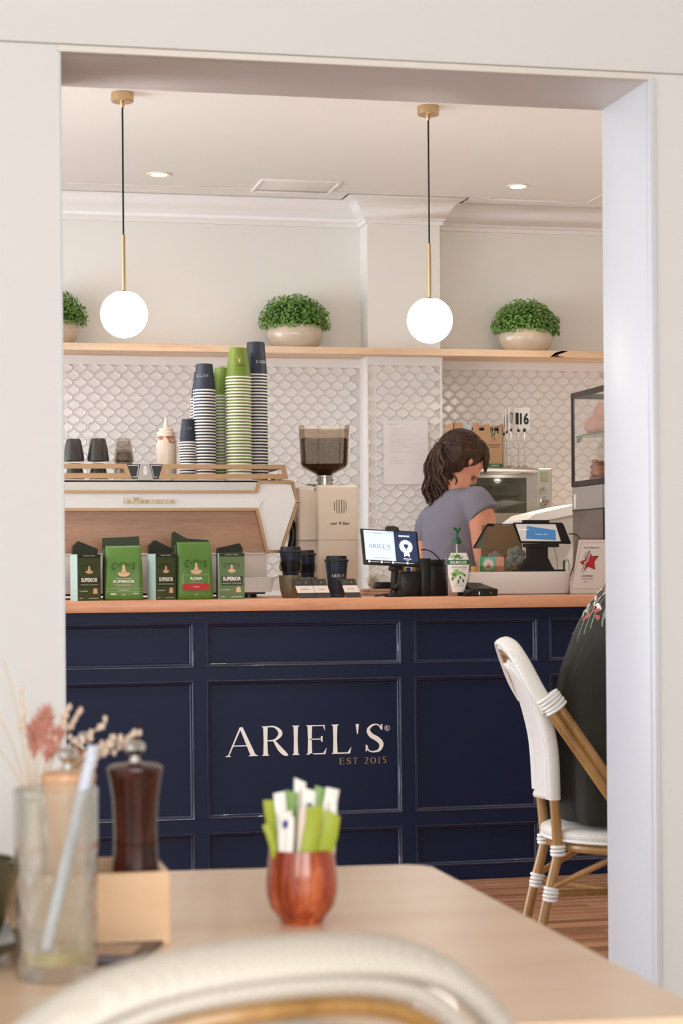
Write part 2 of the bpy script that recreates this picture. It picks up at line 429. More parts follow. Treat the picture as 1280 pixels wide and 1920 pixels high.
# flat ceiling bead line and access panel
g = G()
a = PZ(100, 345, CEILZ); b_ = PZ(925, 362, CEILZ)
g.box(RX0, b_.x, 8.60, 8.612, CEILZ-.006, CEILZ, .002); g.box(b_.x, b_.x+.012, 8.60, 8.66, CEILZ-.006, CEILZ, .002)
g.box(b_.x, b_.x+.50, 8.65, 8.662, CEILZ-.006, CEILZ, .002); g.box(b_.x+.49, b_.x+.502, 7.9, 8.66, CEILZ-.006, CEILZ, .002)
g.build('ceiling_bead', PLASTER, ceiling)
g = G(); x0, x1, y0, y1 = 1.53, 1.86, 8.385, 8.64
g.box(x0, x1, y0, y1, CEILZ-.006, CEILZ, .002)
for bx in ((x0-.012, x1+.012, y0-.012, y0), (x0-.012, x1+.012, y1, y1+.012), (x0-.012, x0, y0, y1), (x1, x1+.012, y0, y1)):
    g.box(*bx, CEILZ-.010, CEILZ, .002)
for xx in (x0+.03, x1-.03):
    for yy in (y0+.03, y1-.03): g.lathe([(.004, 0), (.004, -.0025)], xx, yy, CEILZ-.006, 8)
g.build('access_panel', PLASTER, ceiling)

# ---- tiles
PIT, ROW = .0622, .0332
def tilemesh():
    g = G(); a, b_, s_ = .0303, .0248, .0078
    def hexa(k, kk, y): return [(a-k, y, s_-kk*.6), (0, y, b_-kk), (-a+k, y, s_-kk*.6), (-a+k, y, -s_+kk*.6), (0, y, -b_+kk), (a-k, y, -s_+kk*.6)]
    g.rings([hexa(0, 0, 0), hexa(.0002, .0002, -.004), hexa(.0015, .0015, -.0052), hexa(.0034, .0034, -.0051), hexa(.0072, .0066, -.0034), hexa(.011, .010, -.0030)], cap=True)
    for v in g.bm.verts: pass
    bmesh.ops.recalc_face_normals(g.bm, faces=g.bm.faces[:])
    me = bpy.data.meshes.new('tile'); g.bm.to_mesh(me); g.bm.free(); me.materials.append(TILE)
    for p in me.polygons: p.use_smooth = False
    return me
TM = tilemesh()
TZT = 2.022
spots = []
def seeable(x, z, Y):
    d = Vector((x, Y, z-EYE)); dep = d.dot(FW); px = 640+FPX*d.dot(RT2)/dep; py = HY-FPX*d.dot(UP2)/dep
    if px < 118 or px > 1128: return -1
    s_ = 0
    if 118 < px < 350 and py < 800: s_ = 3
    elif 500 < px < 700 and py < 790: s_ = 3
    elif 690 < px < 826 and py < 780: s_ = 3.2
    elif 680 < px < 780 and 912 < py < 985: s_ = 3.1
    elif 830 < px < 1070 and py < 780: s_ = 2
    elif 980 < px < 1070 and py < 950: s_ = 2
    return s_-dep*.01-abs(px-640)*.0002
for (xa, xb, Y) in ((.62, XCL-.014, YB), (XCL, XCR, YC), (XCR+.012, 3.45, YB)):
    r = 0; z = TZT-.018
    while z > 1.06:
        x = xa+.031+(PIT/2 if r % 2 else 0)
        while x < xb-.026:
            spots.append((seeable(x, z, Y), x, Y, z)); x += PIT
        z -= ROW; r += 1
spots.sort(reverse=True)
import array
for i, (s_, x, Y, z) in enumerate(spots[:300]):
    o = bpy.data.objects.new('tile', TM); C.objects.link(o); o.parent = wall_back; o.location = (x, Y-.002, z)
vs, fs = [], []
tv = [tuple(v.co) for v in TM.vertices]; tf = [tuple(p.vertices) for p in TM.polygons]
for s_, x, Y, z in spots[300:]:
    if s_ < -.9: continue
    k = len(vs); vs += [(a_+x, b_+Y-.002, c_+z) for a_, b_, c_ in tv]; fs += [tuple(i+k for i in f) for f in tf]
me = bpy.data.meshes.new('tiling'); me.from_pydata(vs, [], fs); me.materials.append(TILE)
o = bpy.data.objects.new('tiling', me); C.objects.link(o); o.parent = wall_back; o['kind'] = 'stuff'
g = G()                                 # grout bed and the plain strip above
for (xa, xb, Y) in ((.3, XCL, YB), (XCL-.002, XCR+.002, YC), (XCR, 3.9, YB)): g.box(xa, xb, Y-.002, Y+.001, 1.0, TZT)
g.build('grout', GROUT, wall_back, smooth=0)
g = G(); g.box(XCL-.006, XCR+.006, YC-.009, YC, TZT, 2.061); g.box(XCL-.009, XCL, YC-.005, YB, 1.0, 2.061, .001); g.box(.3, XCL, YB-.008, YB, TZT, 2.061)
g.box(XCR, 3.9, YB-.008, YB, TZT, 2.061); g.box(XCR-.006, XCR+.004, YC-.009, YC, 1.0, TZT)
g.build('edge_strip', mat('white_edge_strip', 'e6e1dc', .35), wall_back)

# ================================================================== SHELF
t = thing('wall_shelf', 'long pale pine shelf across the back wall above the tiles, carrying the potted shrubs', 'shelf', (1.9, YB, 2.061))
g = G(); g.prismz([(.2, 8.665), (3.9, 8.665), (3.9, YB-.001), (XCR+.001, YB-.001), (XCR+.001, YC-.001), (XCL-.001, YC-.001), (XCL-.001, YB-.001), (.2, YB-.001)], 2.061, 2.091)
g.build('board', SHELFW, t, smooth=0)
g = G(); c = P(1052, 664, 8.665)
g.prism([(c.x-.055, 2.0612), (c.x-.03, 2.075), (c.x+.0, 2.083), (c.x+.035, 2.0905), (c.x-.0, 2.0905), (c.x-.03, 2.0815), (c.x-.01, 2.066), (c.x+.02, 2.0612)], 8.6642, 8.6655)
g.build('knot', mat('dark_knot', '4a3526', .6), t)

# ================================================================== SHRUBS
POT = mat('glazed_beige_ceramic', 'cdbda6', .22, var=.12, vs=18, coat=.4)
LEAF = mat('leaf_green', '739c46', .5, var=.45, vs=60)
def shrub(px, w_px, pbase, label, seed, light=0):
    c = P(px, pbase, 8.775); R_ = .126
    t = thing('potted_shrub', label, 'plant', (c.x, 8.775, 2.0915), group='potted shrubs on the wall shelf'); ORG[t.name] = (0, 0, 0)
    g = G()
    outer = [(.062, 0), (.095, .004), (.117, .025), (.127, .055), (.128, .075), (.122, .098), (.116, .104), (.110, .100), (.112, .07), (.10, .03), (.0, .02)]
    g.lathe(outer, 0, 0, 0, 40, 1, .78, cap=True)
    for v in g.bm.verts:
        a = math.atan2(v.co.y, v.co.x); v.co.x *= 1+.008*math.sin(5*a+seed); v.co.y *= 1+.008*math.cos(4*a+seed)
    g.build('pot', POT, t)
    rnd = random.Random(seed)
    bmg = G()
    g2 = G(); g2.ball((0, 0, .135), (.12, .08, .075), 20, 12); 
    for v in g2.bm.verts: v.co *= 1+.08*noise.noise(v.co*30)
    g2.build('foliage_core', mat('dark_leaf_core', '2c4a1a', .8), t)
    for i in range(2300):
        a = rnd.uniform(0, 2*PI); ph = math.acos(rnd.uniform(-.25, 1)); 
        lump = 1+.10*noise.noise(Vector((math.cos(a)*2.5, math.sin(a)*2.5, ph*2.5+seed)))
        k = rnd.uniform(.80, 1.04)*lump
        d = Vector((math.sin(ph)*math.cos(a), math.sin(ph)*math.sin(a)*.68, math.cos(ph)*.80))
        p = Vector((0, 0, .118))+d*.158*k
        if p.y > .112: p.y = .112
        nrm = (d.normalized()+Vector((rnd.uniform(-.8, .8), rnd.uniform(-.8, .8), rnd.uniform(-.5, .9)))).normalized()
        u = nrm.orthogonal().normalized(); u.rotate(Matrix.Rotation(rnd.uniform(0, 6.28), 3, nrm)); v_ = nrm.cross(u); s_ = rnd.uniform(.006, .0105)
        q = [bmg.bm.verts.new(p+x) for x in (u*-s_, v_*s_*.55+nrm*.002, u*s_, v_*-s_*.55+nrm*.002)]
        bmg.face(q)
    bmg.build('foliage', LEAF, t, smooth=0, kind='stuff')
    return t
shrub(93, 108, 640, 'leftmost potted green shrub, mostly hidden by the left door jamb', 3)
shrub(553, 108, 650, 'dark green round shrub in a beige pot on the shelf, between the globe lamps', 11)
shrub(985, 106, 656, 'bright green shrub in a beige pot on the shelf, under the right downlight', 23)

# ================================================================== PENDANTS AND DOWNLIGHTS
GLOBE = mat('lit_opal_glass', 'ffffff', .3, emit='fff8ee', es=15)
PXS = [P(231, 400, 6.96).x, P(804, 400, 6.96).x]
for X, lab in ((PXS[0], 'left brass pendant with a glowing white globe on a black cord'), (PXS[1], 'right brass pendant with a glowing white globe, in front of the chimney breast'), (2*PXS[0]-PXS[1], 'added unseen globe pendant beyond the left door jamb, brightening the kitchen'), (2*PXS[1]-PXS[0], 'added unseen globe pendant beyond the right door jamb, brightening the kitchen')):  # last two are out of view, added to brighten the walls
    t = thing('pendant_lamp', lab, 'lamp', (X, 6.96, CEILZ), group='globe pendants above the counter'); ORG[t.name] = (0, 0, 0)
    g = G(); g.lathe([(0, 0), (.039, 0), (.040, -.003), (.040, -.030), (.037, -.033), (0, -.033)], seg=32); g.lathe([(.008, -.033), (.008, -.045), (.005, -.052), (.003, -.052)], seg=16); g.build('canopy', BRASS, t)
    g = G(); g.tube([(0, 0, -.05), (.0, 0, -.5), (0, 0, -.506)], .0032, 8); g.build('cord', BLACKM, t)
    g = G(); g.lathe([(.002, -.498), (.0065, -.502), (.0065, -.696), (.012, -.70), (.012, -.702), (.03, -.704), (.03, -.708), (0, -.708)], seg=16); g.build('rod', BRASS, t)
    g = G(); pr = []
    for i in range(25):
        a = .42+(PI-.42)*i/24; pr.append((.083*math.sin(a), -.781+.083*math.cos(a)))
    g.lathe([(0, pr[0][1])]+pr, seg=40); g.build('globe', GLOBE, t, smooth=60)
DLC = mat('downlight_lens', 'fffdf0', .3, emit='fff4d8', es=9)
RIM = mat('white_downlight_rim', 'e9e2c8', .4)
def downlight(x, y, lab, power=9):
    t = thing('downlight', lab, 'light', (x, y, CEILZ), group='recessed ceiling downlights'); ORG[t.name] = (0, 0, 0)
    g = G(); g.lathe([(.036, -.001), (.052, 0), (.052, -.004), (.048, -.006), (.036, -.004)], seg=32, cap=False); g.build('rim', RIM, t)
    g = G(); g.lathe([(0, -.001), (.036, -.001), (.034, -.005), (0, -.008)], seg=24); g.build('lens', DLC, t)
    l = bpy.data.lights.new('downlight_beam', 'SPOT'); l.energy = power; l.spot_size = math.radians(80); l.spot_blend = .6; l.shadow_soft_size = .03; l.color = lin('ffeedb')[:3]
    o = bpy.data.objects.new('downlight_beam', l); C.objects.link(o); o.parent = t; o.location = (0, 0, -.02)
downlight(1.072, 8.36, 'left recessed round downlight in the ceiling behind the left pendant')
for x, y, lab in ((.2, 5.7, 'added unseen downlight left of the doorway, above the customer side'), (1.7, 5.7, 'added unseen downlight above the middle of the customer side'), (3.2, 5.7, 'added unseen downlight right of the doorway'), (-.4, 7.9, 'added unseen downlight beyond the left door jamb'), (3.5, 7.8, 'added unseen downlight beyond the right door jamb')):  # out-of-view fittings added to raise the kitchen's brightness
    downlight(x, y, lab, 52 if y < 7 else (70 if x < 0 else 280))
downlight(2.66, 8.34, 'right recessed round downlight in the ceiling above the right shrub')
# ================================================================== COUNTER
YF = 6.65; CT = .994
cx_ = lambda px: P(px, 1400, YF).x
X0c, X1c = -.2, 3.3
t = thing('service_counter', 'navy blue panelled service counter with white ARIEL\'S lettering on its front', 'counter', (1.5, YF, 0))
cols = [(-.1, cx_(363)), (cx_(390), cx_(752)), (cx_(779), cx_(1007.5)), (cx_(1032), cx_(1032)+.62), (cx_(1032)+.69, X1c-.06)]
wcol = cols[1][1]-cols[1][0]
rows = [(P(390, 1250, YF).z, P(390, 1169, YF).z), (P(390, 1535, YF).z, P(390, 1278, YF).z), (P(840, 1622, YF).z, P(390, 1564, YF).z)]
g = G(); g.box(X0c, X1c, YF+.02, YF+.75, .0, .954); g.build('carcass', NAVY, t, smooth=0)
zs = [0]+[v for r in rows[::-1] for v in r]+[.954]
xs = [X0c]+[v for c in cols for v in c]+[X1c]
for i in range(0, len(zs), 2):
    g = G(); g.box(X0c, X1c, YF, YF+.02, zs[i], zs[i+1], .0008, 1); g.build('rail', NAVY, t)
for i in range(0, len(xs), 2):
    for (z0, z1) in rows:
        g = G(); g.box(xs[i], xs[i+1], YF+.0002, YF+.02, z0, z1, .0005, 1); g.build('stile', NAVY, t)
for (a, b_) in cols:
    for (z0, z1) in rows:
        g = G(); g.box(a, b_, YF+.017, YF+.0205, z0, z1); pn = g.build('panel', NAVY, t, smooth=0)
        prof = [(-.003, 0), (-.0025, -.0016), (-.001, -.0024)]+[(-.001+.0062*math.sin(q*PI/10), -.0024+.0080*(1-math.cos(q*PI/10))) for q in range(1, 6)]+[(.0056, .0058)]+[(.0056+.0075*math.sin(q*PI/10), .0060+.0115*(1-math.cos(q*PI/10))) for q in range(1, 6)]
        g = G(); rg = []
        for k, dy in prof: rg.append([(a+k, YF+dy, z0+k), (b_-k, YF+dy, z0+k), (b_-k, YF+dy, z1-k), (a+k, YF+dy, z1-k)])
        g.rings(rg, cap=False); g.build('moulding', NAVYM, t, smooth=32)
# painted sign
PW = mat('white_sign_paint', 'efebe4', .5); TAN = mat('tan_sign_paint', 'b08a60', .5)
yl = YF+.0165
a, b_ = P(425, 1390, yl), P(719, 1386, yl)
g = G(); hh = P(600, 1361, yl).z-P(600, 1416, yl).z
serif(g, "ARIEL'S", b_.x-a.x, hh, face_fn((a.x+b_.x)/2, yl, (a.z+b_.z)/2+.001)); solid(g, .0012)
o = g.build('lettering', PW, t, smooth=0, label='white ARIEL\'S lettering')
a, b_ = P(636, 1427, yl), P(724, 1425, yl)
g = G(); serif(g, 'EST 2015', b_.x-a.x, P(680, 1420, yl).z-P(680, 1432, yl).z, face_fn((a.x+b_.x)/2, yl, (a.z+b_.z)/2), gap=.26); solid(g, .001)
g.build('lettering', TAN, t, smooth=0, label='tan EST 2015 lettering')
c = P(725.5, 1365, yl); f_ = face_fn(c.x, yl, c.z)
g = G(); disc(g, 0, 0, .0095, f_, 24, .0082); sans(g, 'R', h=.010, bold=.01, fn=f_); solid(g, .001)
g.build('lettering', PW, t, smooth=0, label='small white registered mark')
g = G(); g.box(X0c-.03, X1c+.1, YF-.03, YF+.86, .954, CT, .003)
single(g.build('worktop', OAK), 'long oak worktop on the navy service counter', 'worktop')
# lower bench on the barista side, with the steel top behind the gap
t = thing('back_bench', 'white back bench along the tiled wall, behind the barista', 'bench', (1.5, YB-.3, 0))
g = G(); g.box(.4, XCL-.02, 8.32, YB-.01, 0, .94, .003); g.box(XCL-.02, 3.4, 8.32, YC-.015, 0, .94, .003); g.build('cabinet', WHITE, t)
g = G(); g.box(.38, 3.42, 8.28, YC-.012, .94, .975, .003); g.build('bench_top', mat('pale_stone_benchtop', 'ddd8d0', .3), t)

# ================================================================== ESPRESSO MACHINE
YM = 7.0
def pp(pts, Y): return [(P(x, y, Y).x, P(x, y, Y).z) for x, y in pts]
mx1 = P(557, 940, YM).x
t = thing('espresso_machine', 'wide white and bronze espresso machine standing on the oak worktop', 'coffee machine', (mx1-.5, YM, CT))
def straight(pts, Y):                    # photo pixels to x,z with z taken level
    return pp(pts, Y)
XLm = -.02                               # left end beyond the jamb
zz = lambda py, px=400, Y=YM: P(px, py, Y).z
g = G()
right = pp([(482, 906), (544, 908), (553, 941), (523, 1032), (501, 1032), (483, 955)], YM)
g.prism([(XLm, zz(955)), (XLm, zz(924)), (right[0][0], zz(924)), right[0], right[1], right[2], right[3], right[4], right[5]], YM-.012, YM+.10)
g.build('rear_shell', MWHITE, t, smooth=0)
g = G(); g.prism([(XLm, zz(940)), (XLm, zz(953)), (right[5][0], zz(953)), (right[5][0]+.012, zz(940))], YM-.016, YM-.011); g.build('shell_crease', MWHITE, t, smooth=0)
g = G()                                  # bronze edge frame
def strip(pts, wd, Y0, Y1, closed=False):
    for i_, (p, q) in enumerate(zip(pts, pts[1:])):
        Y0 = Y0+(.0003 if i_ % 2 else -.0003)
        d = Vector((q[0]-p[0], q[1]-p[1])).normalized(); n = Vector((-d.y, d.x))*wd/2; e = d*wd*.3
        g.prism([(p[0]-e.x+n.x, p[1]-e.y+n.y), (q[0]+e.x+n.x, q[1]+e.y+n.y), (q[0]+e.x-n.x, q[1]+e.y-n.y), (p[0]-e.x-n.x, p[1]-e.y-n.y)], Y0, Y1)
strip([(XLm, zz(922.5)), (P(479, 922, YM).x, zz(922.5)), *pp([(484, 904.5), (547, 904.5), (556, 942), (526, 1034), (499, 1034), (480, 955)], YM), (XLm, zz(955.5))], .0105, YM-.018, YM+.02)
g.build('bronze_frame', BRONZE, t, smooth=0)
g = G(); g.ball((*P(556, 941, YM).xy[:1], YM-.012, zz(941, 556)), (.009, .012, .006), 12, 8); g.build('corner_cap', BRASS, t)
g = G(); g.prism([(XLm, zz(1036)), (XLm, zz(956)), *pp([(481, 956), (499, 1036)], YM)], YM+.012, YM+.03)
g.build('wood_panel', wood('walnut_veneer', 'bd8e6a', '9e7050', 0, 5, 7, .35, c3='ae7f5c'), t, smooth=0)
g = G(); g.box(XLm, P(484, 912, YM).x, YM+.0, YM+.06, zz(921), zz(899)); g.build('top_trim_panel', mat('satin_silver_panel', 'c9c2ba', .35, .3), t)
g = G(); g.box(XLm, P(545, 900, YM).x, YM+.0, YM+.42, zz(905), zz(900), .002); g.box(XLm+.03, P(520, 940, YM).x, YM+.10, YM+.42, zz(1030), zz(904), .01); g.build('body', STEEL, t)
g = G(); g.box(XLm, P(500, 1060, YM).x, YM+.0, YM+.05, zz(1086), zz(1037), .003); g.box(XLm, P(505, 1060, YM).x, YM-.006, YM+.05, zz(1040), zz(1037), .001); g.build('lower_panel', mat('pale_lower_panel', 'e2d8cc', .35), t)
g = G(); zt_, zb_ = zz(1083), zz(1111)
g.prism([(XLm, zb_), (XLm, zt_), (P(512, 1083, YM).x, zt_), (P(506, 1111, YM).x, zb_)], YM-.03, YM-.02)
g.box(XLm, P(505, 1100, YM).x, YM-.02, YM+.40, zb_, zb_+.008); g.build('drip_tray', mat('pale_steel_tray', 'cfc5ba', .3, .2), t)
g = G(); g.box(XLm+.02, P(498, 1100, YM).x, YM+.01, YM+.38, CT+.012, zb_)
for xx in (XLm+.1, P(470, 1100, YM).x):
    g.lathe([(.03, 0), (.03, .02)], xx, YM+.05, CT, 20)
g.build('base', BLACK, t)
# cup tray rails
for pts, inn in (([(20, 869.5), (237, 869.5), (247, 897), (20, 897)], [(20, 878.5), (231, 878.5), (234.5, 887), (20, 887)]),
                 ([(305, 870.5), (534, 871.5), (540, 898), (297, 898)], [(311, 879), (527, 879.5), (530, 889), (309, 888.5)])):
    g = G(); A = pp(pts, YM-.01); B = pp(inn, YM-.01)
    for i in range(4):
        j = (i+1) % 4; g.prism([A[i], A[j], B[j], B[i]], YM-.014, YM-.006)
    if pts[0][0] > 100:
        a = pp([(520, 879), (530, 889)], YM); xr = P(533, 880, YM).x
        g.box(xr-.006, xr, YM-.006, YM+.38, zz(898), zz(893)); g.box(xr-.006, xr, YM-.006, YM+.38, zz(878), zz(872)); g.box(xr-.006, xr, YM+.37, YM+.38, zz(898), zz(872))
        for xx in (320, 420, 515): g.box(P(xx, 898, YM).x, P(xx+5, 898, YM).x, YM-.008, YM-.004, zz(901), zz(897))
    g.build('cup_rail', BRONZE, t, smooth=20)
g = G(); g.prism(pp([(238, 870.5), (262.5, 870.5), (257, 897), (247.5, 897)], YM-.01), YM-.012, YM-.004); g.prism(pp([(280.5, 870.5), (305, 870.5), (297, 898), (286.5, 898)], YM-.01), YM-.012, YM-.004); g.build('rail_end_plate', BLACK, t, smooth=0)
g = G()
for pl in ([(240, 872.6), (260.3, 872.6), (256.5, 894), (248.5, 894)], [(303, 872.6), (283, 872.6), (288, 894.5), (295, 894.5)]):
    q = pp(pl, YM-.013)
    strip(q, .0022, YM-.0138, YM-.0118)
g.build('white_outline', WHITE, t, smooth=0)
g = G(); g.prism(pp([(263, 870), (280, 870), (287, 900), (257, 900)], YM-.012), YM-.016, YM-.004); g.build('rail_centre_plate', mat('satin_grey_plate', 'b3a99f', .4, .3), t, smooth=0)
g = G(); c = P(272, 882, YM-.016); f_ = face_fn(c.x, YM-.0162, c.z)
poly(g, [(-.006, -.016), (.006, -.016), (.008, -.004), (.004, .016), (-.004, .016), (-.007, .0)], f_); solid(g, .0006); g.build('emblem', WHITE, t, smooth=0)
# raised brass lettering: La Marzocco
g = G(); c0 = P(230, 943, YM-.016); sc_ = .0019
def seg(x0, y0, x1, y1, wd=1.5):
    p, q = Vector((c0.x+x0*sc_, c0.z+y0*sc_)), Vector((c0.x+x1*sc_, c0.z+y1*sc_)); d = (q-p).normalized(); n = Vector((-d.y, d.x))*wd*sc_/2; e = d*wd*sc_/2
    g.prism([(p-e+n), (q+e+n), (q+e-n), (p-e-n)], YM-.020, YM-.015)
seg(2, 0, 2, 10); seg(2, 0, 98, 0, .8)
def small(ch, x):
    if ch == 'a': seg(x, 0, x, 5); seg(x, 5.5, x+4, 5.5, 1); seg(x+4.5, 0, x+4.5, 5); seg(x, 2.6, x+4, 2.6, .9)
    if ch == 'r': seg(x, 0, x, 5); seg(x, 5.5, x+4.5, 5.5, 1); seg(x+4.5, 3.4, x+4.5, 5); seg(x, 2.8, x+4.5, 2.8, .9); seg(x+2.5, 2.5, x+5, 0, 1.2)
    if ch == 'z': seg(x, 5.5, x+5, 5.5, 1); seg(x+5, 5.3, x, .3, 1)
    if ch == 'o': seg(x, 0, x, 5); seg(x+4.5, 0, x+4.5, 5); seg(x, 5.5, x+4.5, 5.5, 1)
    if ch == 'c': seg(x, 0, x, 5); seg(x, 5.5, x+5, 5.5, 1)
small('a', 9); seg(21, 0, 21, 10); seg(28.5, 0, 28.5, 10); seg(21, 10, 24.7, 6, 1.4); seg(28.5, 10, 24.7, 6, 1.4)
for ch, x in (('a', 34), ('r', 43), ('z', 53), ('o', 63), ('c', 73), ('c', 82), ('o', 91)): small(ch, x)
g.build('brass_lettering', mat('pale_gold_metal', 'c9a566', .4, .6), t, smooth=0)
# steam lever / hose at the right end
g = G(); g.tube(smoothpath([P(540, 1045, 7.2), P(549, 1010, 7.2), P(547, 985, 7.2), P(536, 965, 7.2)]), [.014]*19, 12); g.build('black_handle', BLACK, t)

# ================================================================== PAPER CUP STACKS
RIMW = mat('white_paper_rim', 'ece5dc', .5)
NV = mat('navy_paper_sleeve', '2a303d', .55); GN = mat('green_paper_sleeve', '6d8229', .5)
def cupmesh(name, h, r0, r1, m):
    g = G(); n = 24
    g.lathe([(r0*.9, h-.004), (r0, h), (r0+.0015, h-.0015), (r0+(r1-r0)*.95, .006)], seg=n, cap=False)
    g.mi = 1; g.lathe([(r0+(r1-r0)*.95, .0060), (r1-.0006, .0056), (r1+.0012, .0046), (r1+.0016, .0030), (r1+.0012, .0012), (r1-.0004, .0003), (r1-.003, .001)], seg=n, cap=False)
    g.mi = 0; g.lathe([(0, h-.004), (r0*.9, h-.004)], seg=n, cap=False)
    bmesh.ops.remove_doubles(g.bm, verts=g.bm.verts[:], dist=1e-5)
    o = g.build(name, [m, RIMW]); C.objects.unlink(o); return o
ZT = 1.408
def wraptext(g, text, z, w, h, cx, r, ang, flip=False, serf=False, eps=.0006, slope=0):
    def fn(a, b_):
        if flip: a, b_ = -a, -b_
        rr = r+slope*b_+eps; th = ang+a/rr
        return Vector((cx+rr*math.sin(th), -rr*math.cos(th), z+b_))
    (serif if serf else sans)(g, text, w, h, fn) if serf else sans(g, text, w=w, h=h, fn=fn)
def paperstack(px, Y, pytop, r1, r0, h, m, n, pitch, desc, txt=None):
    X = P(px, 800, Y).x; me = cupmesh('paper_cup', h, r0, r1, m)
    gname = 'nested cups of the stack: '+desc
    for i in range(n):
        o = me.copy(); C.objects.link(o); o.location = (X+math.sin(i*1.7+px)*.0006, Y+math.cos(i*2.1)*.0006, ZT+i*pitch); o.rotation_euler = (0, 0, i*.7)
        if i < n-1: single(o, 'upturned paper cup nested in the '+desc, 'cup', gname)
        else:
            single(o, 'topmost cup of the '+desc, 'cup', 'paper cups on the espresso machine'); o.rotation_euler = (0, 0, 0)
            if txt:
                for s_, z_, w_, h_, a_, sf, fl in txt:
                    g = G(); rr = r0+(r1-r0)*(1-z_/h); wraptext(g, s_, z_, w_, h_, 0, rr, a_, fl, sf, slope=-(r1-r0)/h)
                    g.build('lettering', WINK if m is NV else INK, o, smooth=0, rel=False)
    return X
navt = [("ARIEL'S", .055, .05, .009, -.35, True, True), ('EST 2015', .095, .022, .003, -.1, True, True)]
paperstack(352, 7.12, 785, .031, .021, .088, NV, 16, .0098, 'short navy stack beside the squeeze bottle', navt)
paperstack(379.5, 7.22, 735, .043, .028, .105, NV, 30, .0108, 'navy stack half hidden behind the broad navy one', None)
paperstack(383.5, 7.12, 681, .0405, .029, .100, NV, 31, .0112, 'broad navy stack left of the green ones', navt)
paperstack(418, 7.22, 689, .0400, .029, .108, GN, 30, .0112, 'lower green stack behind the tall green one', None)
paperstack(447, 7.12, 650, .0475, .031, .112, GN, 35, .0113, 'tall green stack in front', None)
paperstack(475, 7.30, 645, .0440, .031, .112, NV, 36, .0115, 'navy stack mostly hidden behind the tallest navy one', None)
paperstack(480.5, 7.20, 641, .0425, .031, .125, NV, 36, .0115, 'tallest navy stack at the right', [("ARIEL'S", .05, .05, .011, .5, True, True), ('EST 2015', .108, .03, .003, .5, True, True)])
# cup logo on the green top cup
gc = [o for o in C.objects if o.get('label') == 'topmost cup of the tall green stack in front'][0]
def logo(g, f_, s):                      # a heaped coffee cup seen from the front
    poly(g, [(.5*s*math.cos(a), -.06*s+.26*s*math.sin(a)) for a in [PI*.86+i*PI*1.28/14 for i in range(15)]], f_)
    poly(g, [(-.26*s, .0*s), (.26*s, .0*s), (.13*s, .3*s), (.1*s, .62*s), (0, .74*s), (-.1*s, .62*s), (-.13*s, .3*s)], f_)
g = G()
def fcup(a, b_):
    a, b_ = -a, -b_; rr = .031+(.0165)*(1-(.075+b_)/.112)+.0008; th = -.05+a/rr
    return Vector((rr*math.sin(th), -rr*math.cos(th), .075+b_))
logo(g, fcup, .026); g.build('cup_emblem', mat('pale_pink_print', 'e0b99c', .6), gc, rel=False, smooth=0)
g = G(); wraptext(g, 'Campos', .045, .042, .012, 0, .031+.0165*.6, .15, True, False); g.build('lettering', INK, gc, rel=False, smooth=0)

# ================================================================== TUMBLERS, GLASSES AND BOTTLE ON THE MACHINE
DK = mat('dark_charcoal_ceramic', '3a3630', .4); OL = mat('dark_olive_ceramic', '322f22', .3)
def tumbler(px, Y, i, n, r, h, m, lab):
    X = P(px, 850, Y).x
    g = G(); g.lathe([(0, h-.002), (r*.50, h-.002), (r*.62, h-.0005), (r*.70, h-.006), (r*.86, h*.55), (r*.97, h*.2), (r, .01), (r, 0), (r-.004, 0), (r-.004, .01), (r*.5, h-.012), (0, h-.012)], seg=32)
    o = g.build('tumbler', m); o.location = (X, Y, ZT+i)
    return single(o, lab, 'cup', 'upturned tumblers on the espresso machine')
tumbler(140, 7.15, 0, 0, .036, .075, OL, 'lower dark olive tumbler of the leftmost pair by the jamb')
tumbler(138, 7.15, .083, 0, .038, .080, DK, 'upper charcoal tumbler of the leftmost pair by the jamb')
tumbler(184, 7.15, 0, 0, .036, .075, OL, 'lower dark olive tumbler of the second pair from the left')
tumbler(184, 7.15, .083, 0, .0395, .082, DK, 'upper charcoal tumbler of the second pair from the left')
tumbler(301, 7.2, 0, 0, .031, .062, OL, 'single dark olive tumbler beside the squeeze bottle')
GLS = glass('tumbler_glass', 'ece8e4', .03, .35)
for i, z in enumerate((0, .040, .080)):
    X = P(232, 850, 7.15).x; r, h = .040-.001*i, .085
    g = G(); g.lathe([(0, h), (r*.62, h), (r*.68, h-.003), (r*.82, h*.6), (r*.98, h*.15), (r, .0), (r-.003, 0), (r*.79, h*.6), (r*.62, h-.010), (0, h-.010)], seg=12)
    o = g.build('glass_tumbler', GLS, smooth=20); o.location = (X, 7.15, ZT+z)
    single(o, ('bottom', 'middle', 'top')[i]+' clear faceted glass of the upturned glass stack', 'glass', 'stack of clear glasses')
g = G(); X = P(265, 866, 7.3).x; g.lathe([(0, 0), (.03, 0), (.036, .045), (.034, .05), (.0, .05)], seg=24); o = g.build('green_lid', mat('leaf_green_plastic', '5e8a2a', .4)); o.location = (X, 7.3, ZT)
single(o, 'small green tub behind the centre plate of the cup rail', 'tub')
t = thing('squeeze_bottle', 'clear squeeze sauce bottle with brown syrup drips and a pointed nozzle', 'bottle', (P(311.5, 850, 7.2).x, 7.2, ZT)); local(t)
